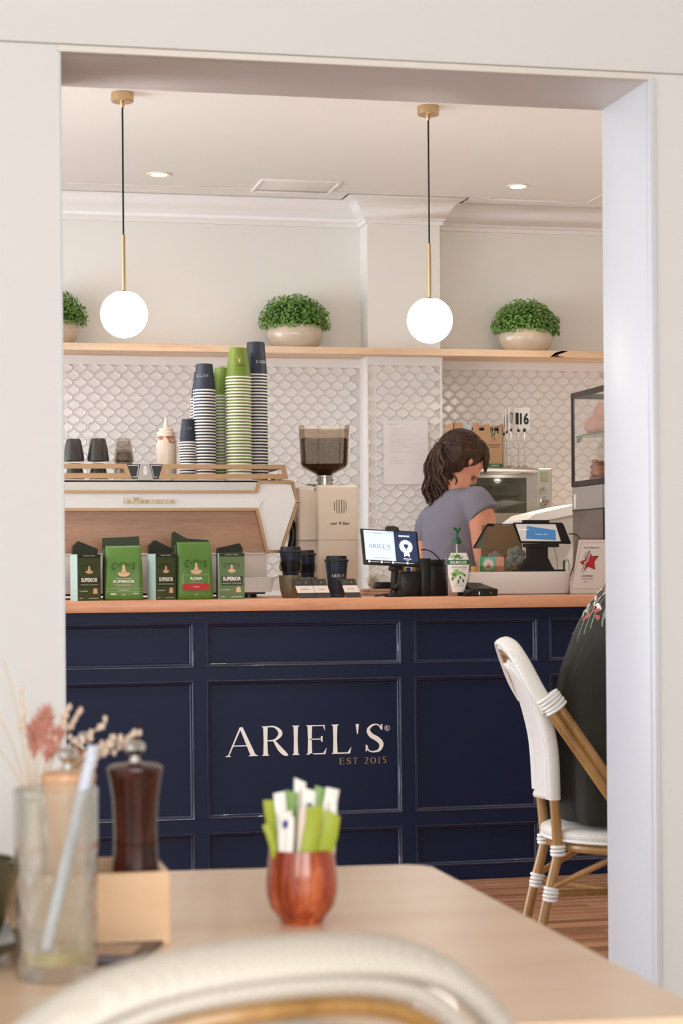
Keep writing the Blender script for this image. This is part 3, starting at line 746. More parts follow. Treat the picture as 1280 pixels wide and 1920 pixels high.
def sauce():
    m, n, l, b = newmat('milky_bottle_with_syrup'); tc = n.new('ShaderNodeTexCoord'); nz = n.new('ShaderNodeTexNoise'); nz.inputs['Scale'].default_value = 55; nz.inputs['Detail'].default_value = 3
    sp = n.new('ShaderNodeSeparateXYZ'); l.new(tc.outputs['Object'], sp.inputs[0]); l.new(tc.outputs['Object'], nz.inputs['Vector'])
    ma = n.new('ShaderNodeMath'); ma.operation = 'MULTIPLY_ADD'; ma.inputs[1].default_value = 9; ma.inputs[2].default_value = -1.02; l.new(sp.outputs[2], ma.inputs[0])
    ad = n.new('ShaderNodeMath'); ad.operation = 'ADD'; l.new(ma.outputs[0], ad.inputs[0]); l.new(nz.outputs['Fac'], ad.inputs[1])
    cr = n.new('ShaderNodeValToRGB'); cr.color_ramp.elements[0].position = .62; cr.color_ramp.elements[0].color = lin('dfc9b5'); cr.color_ramp.elements[1].position = .72; cr.color_ramp.elements[1].color = lin('9a5f45')
    l.new(ad.outputs[0], cr.inputs[0]); l.new(cr.outputs[0], b.inputs['Base Color']); b.inputs['Roughness'].default_value = .3; return m
g = G(); g.lathe([(0, 0), (.036, 0), (.038, .004), (.038, .125), (.036, .135), (.034, .138)], seg=32); g.build('bottle', sauce(), t)
g = G(); g.lathe([(.034, .136), (.034, .150), (.026, .152), (.026, .160), (.010, .164), (.005, .190), (.003, .195), (0, .195)], seg=24); g.build('nozzle_cap', mat('cream_plastic_cap', 'e3cdb6', .45), t); t.scale = (1, 1, 1.28)

# ================================================================== GRINDER
YG = 7.12
t = thing('coffee_grinder', 'cream coffee grinder with a clear square hopper of beans, right of the espresso machine', 'grinder', (P(630, 1100, YG).x, YG, CT))
zg = lambda py, px=630: P(px, py, YG).z
x0, x1 = P(594, 1000, YG).x, P(672, 1000, YG).x; xb = P(561, 1000, YG).x
g = G(); g.box(x0, x1, YG, YG+.20, CT+.003, zg(909), .012, 4); g.build('front_housing', CREAM, t)
g = G(); g.box(xb, x0+.02, YG+.02, YG+.24, CT+.003, zg(912), .012, 4); g.build('side_housing', CREAM, t)
g = G(); g.box(xb-.0005, x1+.0005, YG-.0006, YG+.2, zg(1012.6), zg(1012)); g.build('seam', mat('seam_shadow_line', 'a08a74', .7), t, smooth=0)
g = G()
for i, (u, a, b_) in enumerate(((626.5, 941, 957), (631, 937, 962), (635.5, 936.5, 963), (640, 936.5, 963), (644.5, 937, 962), (648.5, 941, 957))):
    p = P(u, a, YG); q = P(u, b_, YG); g.box(p.x-.0011, p.x+.0011, YG-.0008, YG+.004, q.z, p.z)
g.build('vent_slots', BLACK, t, smooth=0)
c = P(626, 982, YG); g = G(); sans(g, 'mar', w=.026, h=.0065, bold=.02, fn=face_fn(c.x, YG-.0008, c.z)); c = P(649, 982, YG); sans(g, 'ibar', w=.026, h=.010, bold=.02, fn=face_fn(c.x, YG-.0008, c.z+.0015)); c = P(638, 981, YG); sans(g, 'K', h=.009, bold=.03, fn=face_fn(c.x, YG-.0008, c.z+.0005)); solid(g, .0004); g.build('lettering', INK, t, smooth=0)
c = P(586, 918, YG+.02); g = G(); g.box(c.x-.012, c.x+.012, YG+.018, YG+.0195, c.z-.006, c.z+.008); g.build('paper_tag', WHITE, t); g = G(); sans(g, 'III', w=.006, h=.009, bold=.05, fn=face_fn(c.x+.007, YG+.0178, c.z)); g.build('lettering', INK, t, smooth=0)
cx, cy = P(619, 900, YG).x, YG+.10
g = G(); g.lathe([(.045, 0), (.045, .006), (.030, .008), (.030, .012), (.028, .012), (.028, .034), (.03, .036), (.03, .042), (0, .042)], cx, cy, zg(911), 32)
for a in (-.6, .3, 1.2, -1.5): g.ball((cx+.031*math.sin(a), cy-.031*math.cos(a), zg(898)), .004, 8, 6)
g.build('collar', STEEL, t)
g = G(); g.box(cx-.075, cx-.045, cy-.05, cy-.03, zg(909), zg(907), .001); g.box(cx+.05, cx+.07, cy-.03, cy, zg(909), zg(907), .001); g.build('lever', BLACK, t)
# hopper: square shell turned a little, tapering into a funnel
HM = Matrix.Translation((cx-.001, cy, 0)) @ Matrix.Rotation(math.radians(-12), 4, 'Z')
def sq(z, a, b_=None): b_ = b_ or a; return [(-a, -b_, z), (a, -b_, z), (a, b_, z), (-a, b_, z)]
zh0, zh1, zh2 = zg(890), zg(872), zg(797)
def hop(levels, m, name, kind=None, seg=0):
    g = G(); g.loft([(0, 0, z, a, a, pw) for z, a, pw in levels], 32, cap=(name != 'hopper')); g.xf(HM); return g.build(name, m, t, smooth=30, kind=kind)
HOPG = glass('hopper_acrylic', 'e6ddd2', .04, .35)
hop([(zh0, .028, 2), (zh0+.006, .034, 2.2), (zh1-.004, .082, 8), (zh1+.006, .088, 14), (zh2, .094, 16), (zh2, .092, 16), (zh1+.006, .086, 14), (zh1-.002, .080, 8), (zh0+.008, .032, 2.2), (zh0, .026, 2)], HOPG, 'hopper')
def beans():
    m, n, l, b = newmat('roasted_beans'); tc = n.new('ShaderNodeTexCoord'); v = n.new('ShaderNodeTexVoronoi'); v.inputs['Scale'].default_value = 160
    l.new(tc.outputs['Object'], v.inputs['Vector']); cr = n.new('ShaderNodeValToRGB'); cr.color_ramp.elements[0].color = lin('6e4a33'); cr.color_ramp.elements[1].color = lin('3a2417'); cr.color_ramp.elements[1].position = .6
    l.new(v.outputs['Distance'], cr.inputs[0]); l.new(cr.outputs[0], b.inputs['Base Color']); b.inputs['Roughness'].default_value = .45
    bp = n.new('ShaderNodeBump'); bp.inputs['Distance'].default_value = .002; bp.invert = True; l.new(v.outputs['Distance'], bp.inputs['Height']); l.new(bp.outputs['Normal'], b.inputs['Normal']); return m
BEAN = beans()
hop([(zh0+.001, .024, 2), (zh0+.009, .030, 2.2), (zh1-.001, .077, 8), (zh1+.008, .083, 14), (zg(823), .0865, 14), (zg(822), .07, 8)], BEAN, 'beans', 'stuff')
rnd = random.Random(4); g = G()
for i in range(520):
    z = zg(823); x, y = rnd.uniform(-.08, .08), rnd.uniform(-.083, .08)
    g.ball((x, y, z+rnd.uniform(-.001, .004)), (.0055, .004, .0035), 6, 4)
g.xf(HM); g.build('loose_beans', BEAN, t, kind='stuff')

# ================================================================== COFFEE PACKS
BG = mat('leaf_green_pouch', '5a8234', .38, var=.06, vs=12); BGD = mat('dark_green_pouch', '273417', .5)
BXG = mat('olive_green_carton', '5d7444', .55); BXD = mat('dark_olive_carton', '3f4a26', .6); MINT = mat('mint_carton_side', '9db4aa', .5); BXT = mat('dark_carton_lid', '252a17', .6)
PK = mat('cream_pink_print', 'dcb78f', .6); RED = mat('red_print', 'b8232b', .5); GDK = mat('dark_green_print', '2a3a18', .6); DKB = mat('dark_label_print', '26301a', .6); LIL = mat('grey_print', '77806a', .6)
def curly(g, f_, w, h):                   # arched flowing wordmark
    def arch(a, b_): return f_(a, b_-(a/w)**2*h*.9+h*.15*math.cos(a*9/w))
    sans(g, 'C', w=w*.2, h=h*1.15, shear=.15, fn=lambda a, b_: arch(a-w*.42, b_))
    sans(g, 'ampo', w=w*.56, h=h*.62, shear=.1, bold=-.008, fn=lambda a, b_: arch(a+w*.0, b_-h*.1))
    sans(g, 'S', w=w*.16, h=h*1.1, shear=.15, fn=lambda a, b_: arch(a+w*.42, b_))
def printed(root, items):
    for m, fnc in items:
        g = G(); fnc(g); solid(g, .0005); g.build('print', m, root, smooth=0)
def pouch(px, Y, wpx, pyb, pyt, rz, lab, roma=False):
    X = P(px, 1100, Y).x; k = (P(px+50, 1100, Y).x-P(px-50, 1100, Y).x)/100
    w = wpx*k/2; h = P(px, pyt, Y).z-CT
    t = thing('coffee_pouch', lab, 'coffee bag', (X, Y, CT), 'green coffee pouches on the counter'); local(t); t.rotation_euler = (0, 0, rz)
    d = .036
    g = G(); L = []
    for s_, hw, hd, yo, pw in ((0, .97, .85, 0, 8), (.03, 1.0, .98, 0, 8), (.12, .99, 1.0, 0, 7), (.3, .97, 1.0, -.001, 6), (.5, .95, .93, -.001, 6), (.7, .93, .75, 0, 6), (.86, .92, .5, .004, 7), (.95, .93, .28, .008, 8), (1.0, .935, .12, .010, 8)):
        L.append((0, yo, s_*h, w*hw, d*hd, pw))
    g.loft(L, 48)
    for v in g.bm.verts:
        n = noise.noise(v.co*22+Vector((px, 0, 0))); v.co.y += n*.004*min(1, v.co.z/.05); v.co.x += noise.noise(v.co*30)*.002*min(1, v.co.z/.05)
    g.build('pouch_body', BG, t, smooth=60)
    g = G(); hh = .026                    # folded dark top standing behind
    if roma: g.prism([(-w*1.16, h*.9), (-w*1.14, h+.030), (-w*1.05, h+.036), (-w*.35, h+.012), (w*.86, h+.006), (w*.9, h-.01)], .012, .034)
    else: g.prism([(-w*1.12, h*.90), (-w*1.10, h+.026), (w*.82, h+.032), (w*.84, h-.004)], .014, .034)
    g.build('folded_top', BGD, t, smooth=0)
    g = G(); g.loft([(-w*.12, .012, 0, w*.96, d*.9, 8), (-w*.12, .012, h*.5, w*.98, d*.85, 8), (-w*.10, .018, h*.95, w*.98, d*.45, 8)], 24); g.build('side_gusset', BGD, t, smooth=60)
    f_ = lambda cz, yy=-.040: (lambda a, b_: Vector((a, yy+(.012*max(0, (cz+b_)/h-.45)), cz+b_)))
    items = [(GDK, lambda g: curly(g, f_(h*.655), w*1.2, h*.115)), (PK, lambda g: logo(g, f_(h*.50), w*.62))]
    if roma:
        def fr(g):
            q = f_(h*.33)
            for r_ in ((-w*.75, w*.68, h*.095, h*.10), (-w*.75, -w*.735, -h*.08, h*.10), (w*.665, w*.68, -h*.08, h*.10)): rect(g, *r_, q)
        items += [(PK, fr), (WINK, lambda g: sans(g, 'ROMA', w=w*.66, h=h*.05, bold=.03, fn=f_(h*.365))), (PK, lambda g: (rect(g, -w*.4, w*.38, -.0006, .0002, f_(h*.30)), rect(g, -w*.25, w*.2, -.0006, .0004, f_(h*.32)))),
                  (RED, lambda g: rect(g, -w*.76, w*.69, -h*.055, h*.055, f_(h*.215))), (WINK, lambda g: (sans(g, 'ESPRESSO', w=w*.36, h=.0028, bold=.02, fn=f_(h*.22, -.0412)), sans(g, '250g', w=w*.16, h=.0032, bold=.02, fn=f_(h*.085))))]
    else:
        items += [(WINK, lambda g: (sans(g, 'SUPERIOR', w=w*1.12, h=h*.048, bold=.03, fn=f_(h*.345)), sans(g, 'SEASONAL ESPRESSO', w=w*.78, h=.0026, bold=.01, fn=f_(h*.395)), sans(g, 'COFFEE BEANS', w=w*.52, h=.0028, bold=.02, fn=f_(h*.185)), sans(g, '500g', w=w*.18, h=.0034, bold=.02, fn=f_(h*.10)), rect(g, -w*.68, -w*.4, -.002, .002, f_(h*.115)), rect(g, w*.48, w*.76, -.001, .001, f_(h*.12)))),
                  (PK, lambda g: (rect(g, -w*.5, w*.42, -.0006, .0004, f_(h*.29)), rect(g, -w*.36, w*.34, -.0006, .0004, f_(h*.27)), rect(g, -w*.95, w*.95, -.0004, .0003, f_(h*.215)), rect(g, -w*.95, w*.95, -.0004, .0003, f_(h*.158))))]
    printed(t, items)
    return t
pouch(232, 6.76, 72, 1125, 1023, -.10, 'green coffee pouch with plain SUPERIOR print, left of the ROMA one')
pouch(364, 6.76, 68, 1124, 1016, .05, 'green coffee pouch with a red band and ROMA print', True)
def carton(px, Y, wpx, sidepx, pyt, rz, lab, front, flip=1):
    X = P(px, 1100, Y).x; k = (P(px+50, 1100, Y).x-P(px-50, 1100, Y).x)/100
    w = wpx*k/2/math.cos(rz); d = .028; h = P(px, pyt, Y).z-CT
    t = thing('coffee_carton', lab, 'coffee box', (X, Y, CT), 'upright capsule cartons on the counter'); local(t); t.rotation_euler = (0, 0, rz)
    g = G(); g.box(-w, w, -d, d, 0, h, .0008, 1); g.build('carton', front, t, smooth=20)
    g = G(); g.box(-w-.0006, -w, -d, d, 0, h-.001); g.build('carton_side', MINT, t, smooth=0)
    g = G(); g.box(-w+.001, w-.001, -d-.0006, -d, h-.012, h-.001); g.build('top_band', BXT, t, smooth=0)
    f_ = lambda cz, yy=-d-.0006: (lambda a, b_: Vector((a, yy, cz+b_)))
    printed(t, [(WINK, lambda g: (sans(g, 'SPECIALTY COFFEE', w=w, h=.0022, bold=.02, fn=f_(h-.006, -d-.001)), sans(g, '10 x CAPSULES', w=w*.7, h=.003, bold=.02, fn=lambda a, b_: f_(h*.205)(a-w*.5, b_)), sans(g, '50g', w=w*.3, h=.003, bold=.02, fn=lambda a, b_: f_(h*.05)(a-w*.7, b_)), rect(g, -w*.05, w*.8, -.0006, .0006, f_(h*.05)))),
        (GDK, lambda g: curly(g, f_(h*.76), w*1.25, h*.08)), (PK, lambda g: (logo(g, f_(h*.63), w*.62), poly(g, [(w*.3, h*.15), (w*.72, h*.15), (w*.66, h*.25), (w*.6, h*.265), (w*.42, h*.265), (w*.36, h*.25)], f_(0)))),
        (DKB, lambda g: rect(g, -w*.82, w*.85, h*.30, h*.50, f_(0)))])
    printed(t, [(WINK, lambda g: sans(g, 'SUPERIOR', w=w*1.42, h=h*.088, bold=.035, fn=f_(h*.445, -d-.0013))), (LIL, lambda g: (rect(g, -w*.76, -w*.06, h*.325, h*.36, f_(0, -d-.0013)), rect(g, 0, w*.76, h*.325, h*.36, f_(0, -d-.0013)), rect(g, -w*.55, w*.3, h*.385, h*.39, f_(0, -d-.0013))))])
    return t
carton(160.5, 6.74, 45, 13, 1039, .36, 'dark olive capsule carton with mint side, left of the plain pouch', BXD)
carton(303, 6.74, 40, 15, 1038, .42, 'dark olive capsule carton with mint side, left of the ROMA pouch', BXD)
carton(433, 6.74, 47, 0, 1037, -.05, 'mid green capsule carton facing forward, right of the ROMA pouch', BXG)
g_i = 0
for px, pl, lab in ((158, [(134, 1033), (135, 1025), (145, 1015), (181, 1029), (181, 1036), (134, 1036)], 'dark wedge-shaped box top behind the leftmost carton'),
                    (299, [(277, 1033), (278, 1023), (288, 1013), (321, 1029), (320, 1036), (277, 1036)], 'dark wedge-shaped box top behind the second carton'),
                    (430, [(406, 1034), (407, 1028), (446, 1019), (452, 1029), (451, 1035), (406, 1035)], 'dark wedge-shaped box top behind the rightmost carton')):
    g = G(); q = pp(pl, 6.86); q[0] = (q[0][0], CT); q[-1] = (q[-1][0], CT) ; q[-2] = (q[-2][0], q[-2][1])
    q = [(q[0][0], CT), *q[1:5], (q[4][0], CT)] if False else [(q[0][0], CT)]+q[1:-1]+[(q[-2][0], CT)]
    g.prism(q, 6.82, 6.88); single(g.build('display_wedge', BXT, smooth=0), lab, 'box', 'dark boxes behind the cartons')
# ================================================================== COUNTER THINGS, MIDDLE
SMK = mat('smoky_olive_ceramic', '6b6047', .3, coat=.3); KB = mat('navy_reusable_cup', '1f2836', .35); KL = mat('black_silicone_lid', '1c1a18', .45); BAND = glass('smoky_band_glass', 'cfc9be', .05, .4)
def base_tumbler(px, Y, r, h, lab, z0=CT):
    g = G(); g.lathe([(0, 0), (r*.62, 0), (r*.72, .004), (r*.92, h*.45), (r, h*.92), (r, h), (r-.003, h), (r-.004, h*.9), (r*.6, .008), (0, .008)], seg=32)
    o = g.build('ceramic_tumbler', SMK); o.location = (P(px, 1100, Y).x, Y, z0); return single(o, lab, 'cup')
def lidcup(px, Y, z0, r0, r1, h, lab, glassband=True, rx=0, text=False, name='reusable_cup'):
    X = P(px, 1080, Y).x
    t = thing(name, lab, 'cup', (X, Y, z0)); local(t); t.rotation_euler = (0, rx, 0)
    g = G(); g.lathe([(0, 0), (r0, 0), (r0+.001, .002), (r1, h), (r1-.002, h), (r0-.001, .004), (0, .004)], seg=36); g.build('cup_body', KB, t)
    g = G(); g.lathe([(r1-.002, h-.002), (r1+.003, h-.001), (r1+.0035, h+.004), (r1+.001, h+.007), (r1-.003, h+.008), (r1-.004, h+.018), (r1-.006, h+.020), (r1-.012, h+.020), (r1-.014, h+.016), (0, h+.016)], seg=36); g.build('lid', KL, t)
    if glassband: g = G(); g.lathe([(r0+(r1-r0)*.35+.002, h*.30), (r0+(r1-r0)*.35+.0055, h*.32), (r0+(r1-r0)*.7+.005, h*.66), (r0+(r1-r0)*.7+.002, h*.68)], seg=36, cap=False); g.ball((-(r0+.012), -.006, h*.45), (.006, .004, .014), 10, 8); g.build('glass_band', BAND, t)
    if text:
        g = G(); wraptext(g, "ARIEL'S", h*.60, .050, .011, 0, r0+(r1-r0)*.60, -.08, False, True, slope=(r1-r0)/h); wraptext(g, 'EST 2015', h*.50, .018, .0032, 0, r0+(r1-r0)*.5, .16, False, True, slope=(r1-r0)/h); wraptext(g, 'ARIELS.COM', h*.07, .03, .003, 0, r0+(r1-r0)*.07, 0, False, False)
        g.build('lettering', WINK, t, smooth=0)
    return t
base_tumbler(543.5, 6.84, .040, .080, 'smoky olive ceramic tumbler in front, under the lidded navy cup')
lidcup(545, 6.84, CT+.066, .026, .039, .095, 'navy lidded reusable cup standing in the front olive tumbler')
base_tumbler(578, 7.00, .034, .072, 'smaller smoky tumbler behind, under the tilted lidded cup')
lidcup(577, 7.00, CT+.062, .022, .033, .088, 'tilted navy lidded reusable cup behind the front one', rx=-.06)
lidcup(631, 6.86, CT, .027, .040, .128, 'black takeaway cup with lid and ARIEL\'S print, alone before the grinder', False, 0, True, 'takeaway_cup')
# price cards in acrylic stands
ACR = glass('acrylic_stand', 'efe9e2', .04, .3); CARD = mat('cream_card', 'ddd0c4', .6); CBK = mat('charcoal_card', '35342f', .6)
for px, w_, lab, tx in ((577.5, 36, 'left price card in a slanted clear stand, before the olive tumbler', 'MENU'), (607, 30, 'middle price card in a slanted clear stand, beside the takeaway cup', 'CUPS'), (663, 30, 'right price card in a slanted clear stand, before the grinder', 'GIFT CARD')):
    X = P(px, 1100, 6.70).x; t = thing('price_card', lab, 'card', (X, 6.70, CT), 'price cards in acrylic stands'); local(t)
    k = .00182*w_/2; h = .068; S = Matrix(((1, 0, -.0, 0), (0, 1, .32, 0), (0, 0, 1, 0), (0, 0, 0, 1))); S[0][2] = -.27
    g = G(); g.box(-k, k, -.002, 0, 0, h); g.box(-k, k, 0, .03, 0, .002); g.xf(S); g.build('acrylic_stand', ACR, t, smooth=0)
    g = G(); g.box(-k*.97, k*.97, -.0034, -.0022, h*.28, h*.64); g.xf(S); g.build('card', CARD, t, smooth=0)
    g = G(); g.box(-k*.97, k*.97, -.0034, -.0022, h*.03, h*.28); g.box(-k*.97, k*.97, -.0034, -.0022, h*.64, h*.98); g.xf(S); g.build('card_band', CBK, t, smooth=0)
    g = G(); sans(g, tx, w=k*.9, h=.005, fn=face_fn(0, -.0036, h*.46)); solid(g, .0002); g.xf(S); g.build('lettering', LIL, t, smooth=0)
    g = G(); disc(g, .3*k, h*.8, .003, face_fn(0, -.0036, 0), 12); rect(g, -.7*k, -.3*k, h*.79, h*.81, face_fn(0, -.0036, 0)); solid(g, .0002); g.xf(S); g.build('card_mark', LIL, t, smooth=0)
# rewards tablet
SCW = mat('lit_screen_white', 'cfdce4', .25, emit='cfdde6', es=.42); SCN = mat('lit_screen_navy', '263452', .25, emit='2a3858', es=.4); SCK = mat('lit_screen_ink', '78848f', .3, emit='79858f', es=.4); SCL = mat('lit_screen_bright', 'eef4f6', .25, emit='eaf2f6', es=.5)
YT = 6.80
t = thing('rewards_tablet', 'black tablet on a clamp stand showing the white and navy rewards screen', 'tablet', (P(738, 1115, YT).x, YT, CT)); local(t)
cT = P(731.5, 1027.5, YT-.01)-t.location
TMx = Matrix.Translation(cT) @ Matrix.Rotation(math.radians(3.2), 4, 'Y') @ Matrix.Rotation(math.radians(-14), 4, 'X'); TMx = TMx @ Matrix(((1, 0, -.08, 0), (0, 1, 0, 0), (0, 0, 1, 0), (0, 0, 0, 1)))
TW, TH = .1045, .0655
def onscreen(m, fnc, name, par=None):
    g = G(); fnc(g, face_fn(0, -.0062, 0)); solid(g, .0003); g.xf(TMx); g.build(name, m, par or t, smooth=0)
g = G(); g.box(-TW, TW, -.005, .005, -TH, TH, .004, 3); g.xf(TMx); g.build('tablet_body', BLACK, t)
g = G(); g.box(-TW+.010, TW-.008, -.0056, -.005, -TH+.007, TH-.005); g.xf(TMx); scr = g.build('screen', SCN, t, smooth=0)
onscreen(SCW, lambda g, f_: rect(g, -TW+.010, TW*.145, -TH+.017, TH-.006, f_), 'screen_page', scr)
f2 = lambda dx, dz, y=-.0068: face_fn(dx, y, dz)
onscreen(SCK, lambda g, f_: (serif(g, "ARIEL'S", .080, .0135, f2(-.042, .003)), serif(g, 'EST 2015', .026, .003, f2(-.018, -.008)), sans(g, 'ASK FOR A REWARD', w=.032, h=.0032, bold=.02, fn=f2(-.044, .050)), sans(g, 'WHAT ARE YOU WAITING FOR', w=.046, h=.0032, bold=.02, fn=f2(-.040, -.040)), rect(g, -.088, -.064, .0498, .0502, f2(0, 0)), rect(g, -.024, .006, .0498, .0502, f2(0, 0)), rect(g, -.088, -.066, -.040, -.0396, f2(0, 0)), rect(g, -.014, .008, -.040, -.0396, f2(0, 0))), 'screen_lettering', scr)
def medal(g, f_):
    disc(g, .056, .006, .0255, f2(0, 0), 48, .0178, .13); disc(g, .056, .006, .0168, f2(0, 0), 32)
    poly(g, [(.046, -.018), (.066, -.018), (.067, -.032), (.056, -.026), (.046, -.032)], f2(0, 0))
    sans(g, 'REDEEM REWARDS', w=.040, h=.0065, bold=.03, fn=f2(.052, .044)); sans(g, 'POWER LOCKED', w=.028, h=.0042, bold=.03, fn=f2(.057, -.039)); sans(g, 'IN STORE', w=.012, h=.002, bold=.02, fn=f2(.057, -.0455))
    for x in (-.083, -.038, .003, .056): disc(g, x, -.0545, .0042, f2(0, 0), 16)
    for x0, x1 in ((-.076, -.046), (-.031, -.006), (.009, .050), (.062, .080)): rect(g, x0, x1, -.0552, -.0540, f2(0, 0))
onscreen(SCL, medal, 'screen_graphic', scr)
onscreen(BLACK, lambda g, f_: (rect(g, -TW+.010, TW-.008, -TH+.007, -TH+.0165, face_fn(0, -.0058, 0))), 'screen_bar', scr)
onscreen(SCN, lambda g, f_: (poly(g, [(.048, .0145), (.064, .0145), (.062, .003), (.0575, -.001), (.0575, -.005), (.060, -.007), (.052, -.007), (.0545, -.005), (.0545, -.001), (.050, .003)], f2(0, 0, -.0074)), disc(g, .048, .010, .0035, f2(0, 0, -.0074), 14, .0022), disc(g, .064, .010, .0035, f2(0, 0, -.0074), 14, .0022)), 'trophy', scr)
g = G(); q = cT
g.loft([(q.x+.012, .006, q.z+TH-.006, .026, .014, 3), (q.x+.010, .010, q.z+TH+.008, .024, .012, 2.5), (q.x+.008, .012, q.z+TH+.013, .012, .008, 2)], 20); g.build('top_clamp', BLACKM, t)
g = G(); g.box(q.x-.003, q.x+.045, -.018, .012, q.z-TH-.016, q.z-TH+.002, .004); g.tube([(q.x+.02, .005, q.z-TH-.01), (q.x+.016, .012, .03), (q.x+.016, .012, .008)], [.013, .011, .013], 14); g.ball((q.x+.022, .006, .035), (.017, .014, .015), 14, 10)
g.box(q.x-.012, q.x+.05, -.02, .04, 0, .014, .003); g.tube(smoothpath([(q.x-.06, -.012, .004), (q.x-.035, -.012, .008), (q.x-.0, -.010, .009)]), [.003]*3+[.005]*10, 10, fx=1.6, fy=.8); g.build('clamp_stand', BLACK, t)
# black document boxes
for i, (xa, xb_, ya, yb_, yt, lab) in enumerate(((752, 795, 6.86, 6.98, 1071, 'black box right behind the tablet stand'), (790, 808, 6.84, 6.98, 1047, 'tall thin black binder behind the tablet'), (806, 838, 6.90, 7.05, 1049, 'black box left of the sanitiser bottle'))):
    g = G(); a, b_ = P(xa, 1100, ya).x, P(xb_, 1100, ya).x; g.box(a, b_, ya, yb_, CT, P(xa, yt, ya).z, .003)
    if i == 2: g.box(a+.004, b_-.003, ya-.001, ya+.001, P(xa, 1062, ya).z, P(xa, 1055, ya).z)
    single(g.build('black_box', BLACK), lab, 'box')
g = G(); a = P(768, 1112, 6.88).x; 
# pens and cards sticking up behind the tablet
for i, (px, py, m, lab) in enumerate(((756, 1064, mat('yellow_card', 'c9a23a', .6), 'yellow card edge below the tablet'), (767, 1066, mat('blue_card', '2c3c86', .6), 'blue card edge below the tablet'), (780, 1064, mat('pink_card', 'd8a898', .6), 'pink card edge below the tablet'))):
    p = P(px, py, 6.90); g = G(); g.box(p.x-.008, p.x+.008, 6.90+i*.012, 6.902+i*.012, P(px, 1071, 6.86).z, p.z+.004); single(g.build('card', m, smooth=0), lab, 'card', 'cards in the black box')
def cable(pts, r, lab, m=BLACK, name='cable'):
    g = G(); g.tube(smoothpath(pts, 8), r, 8); return single(g.build(name, m), lab, 'cable')
cable([P(789, 1031, 6.82), P(800, 1031, 6.83), P(812, 1037, 6.86), P(824, 1050, 6.89), P(834, 1072, 6.91), P(838, 1100, 6.92), P(839, 1119, 6.90)], .0022, 'black charging cable running from the tablet down behind the sanitiser')
# jar, cloth and tray behind the counter gap
g = G(); c = P(684, 1100, 7.3); g.lathe([(0, 0), (.026, 0), (.027, .004), (.027, .10), (.020, .11), (.020, .12), (0, .12)], seg=28); o = g.build('glass_jar', CLEAR); o.location = (c.x, 7.3, CT); single(o, 'tall clear glass jar between the grinder and the tablet stand', 'jar')
g = G()
gr = [[Vector((P(694+i*3.4, 1100, 7.3).x, 7.27+j*.012, CT+.055+.035*math.sin(i*.75+j)*math.exp(-((i-5)/5)**2)-.0022*i+.02*noise.noise(Vector((i*.5, j*.6, 3))))) for j in range(9)] for i in range(12)]
V = [[g.bm.verts.new(p) for p in r] for r in gr]
for i in range(11):
    for j in range(8): g.face([V[i][j], V[i+1][j], V[i+1][j+1], V[i][j+1]])
o = g.build('dish_cloth', mat('off_white_cloth', 'dcd5c9', .9), smooth=80); m = o.modifiers.new('s', 'SOLIDIFY'); m.thickness = .006; m.offset = -1; single(o, 'crumpled white cloth behind the tablet stand', 'cloth')
g = G(); a, b_ = P(690, 1100, 7.22).x, P(760, 1100, 7.22).x; g.box(a, b_, 7.22, 7.42, CT+.0, CT+.012, .003); g.box(a+.01, b_-.01, 7.24, 7.40, CT+.012, CT+.024, .004); single(g.build('serving_board', mat('pinkish_wood_board', 'cda189', .5)), 'low pinkish board under the crumpled cloth', 'board')
g = G(); a = P(703, 1100, 7.26).x; g.box(a, a+.075, 7.25, 7.34, CT+.0245, CT+.05, .006); single(g.build('black_tin', BLACK), 'small black tin on the pinkish board behind the tablet stand', 'tin')
# hand sanitiser
PLC = glass('clear_plastic_bottle', 'f4f2f0', .06, .3)
DGREEN = mat('dark_green_plastic', '0f5233', .35); LAB = mat('white_label', 'e9e6dd', .45); LGR = mat('green_label_band', '1c6a3c', .5); LFA = mat('pale_green_print', '8cb86a', .6); LFB = mat('dark_green_leaf_print', '3f6e3a', .6)
YS = 6.76
t = thing('hand_sanitiser', 'clear oval pump bottle of hand sanitiser with a dark green pump', 'bottle', (P(857, 1117, YS).x, YS, CT)); local(t)
k = .00188
prof = [(0, 15), (3, 17.5), (20, 21.5), (45, 26), (65, 27.5), (80, 26.5), (92, 22), (98, 15), (101, 9)]
g = G(); g.loft([(0, 0, z*k, r*k, r*k*.52, 2.4) for z, r in prof], 36, cap=True); g.loft([(0, 0, (z+1.2)*k, (r-1.2)*k, (r-1.2)*k*.5, 2.4) for z, r in prof[:5]], 36); g.build('bottle', PLC, t)
g = G(); g.tube([(0, 0, .02), (0, 0, .19)], .0035, 8); g.build('dip_tube', mat('milky_tube', 'dedad2', .4), t)
g = G(); g.lathe([(0, .186), (.0165, .186), (.0165, .200), (.012, .202), (.012, .208), (.0045, .212), (.0045, .234), (0, .234)], seg=24)
g.ball((0, 0, .237), (.0055, .012, .006), 12, 8); g.ball((-.009, -.004, .241), .0055, 10, 8); g.ball((.009, -.004, .241), .0055, 10, 8); g.tube([(0, 0, .238), (0, -.022, .236), (0, -.026, .230)], .004, 8); g.build('pump', DGREEN, t)
def sf(a, b_, e=.0008):                   # front surface of the oval bottle
    z = b_/k; r = 0
    for (z0, r0), (z1, r1) in zip(prof, prof[1:]):
        if z0 <= z <= z1: r = (r0+(r1-r0)*(z-z0)/(z1-z0))*k
    q = min(.999, abs(a)/max(r, 1e-4)); return Vector((a, -(r*.52)*(1-q**2.4)**(1/2.4)-e, b_))
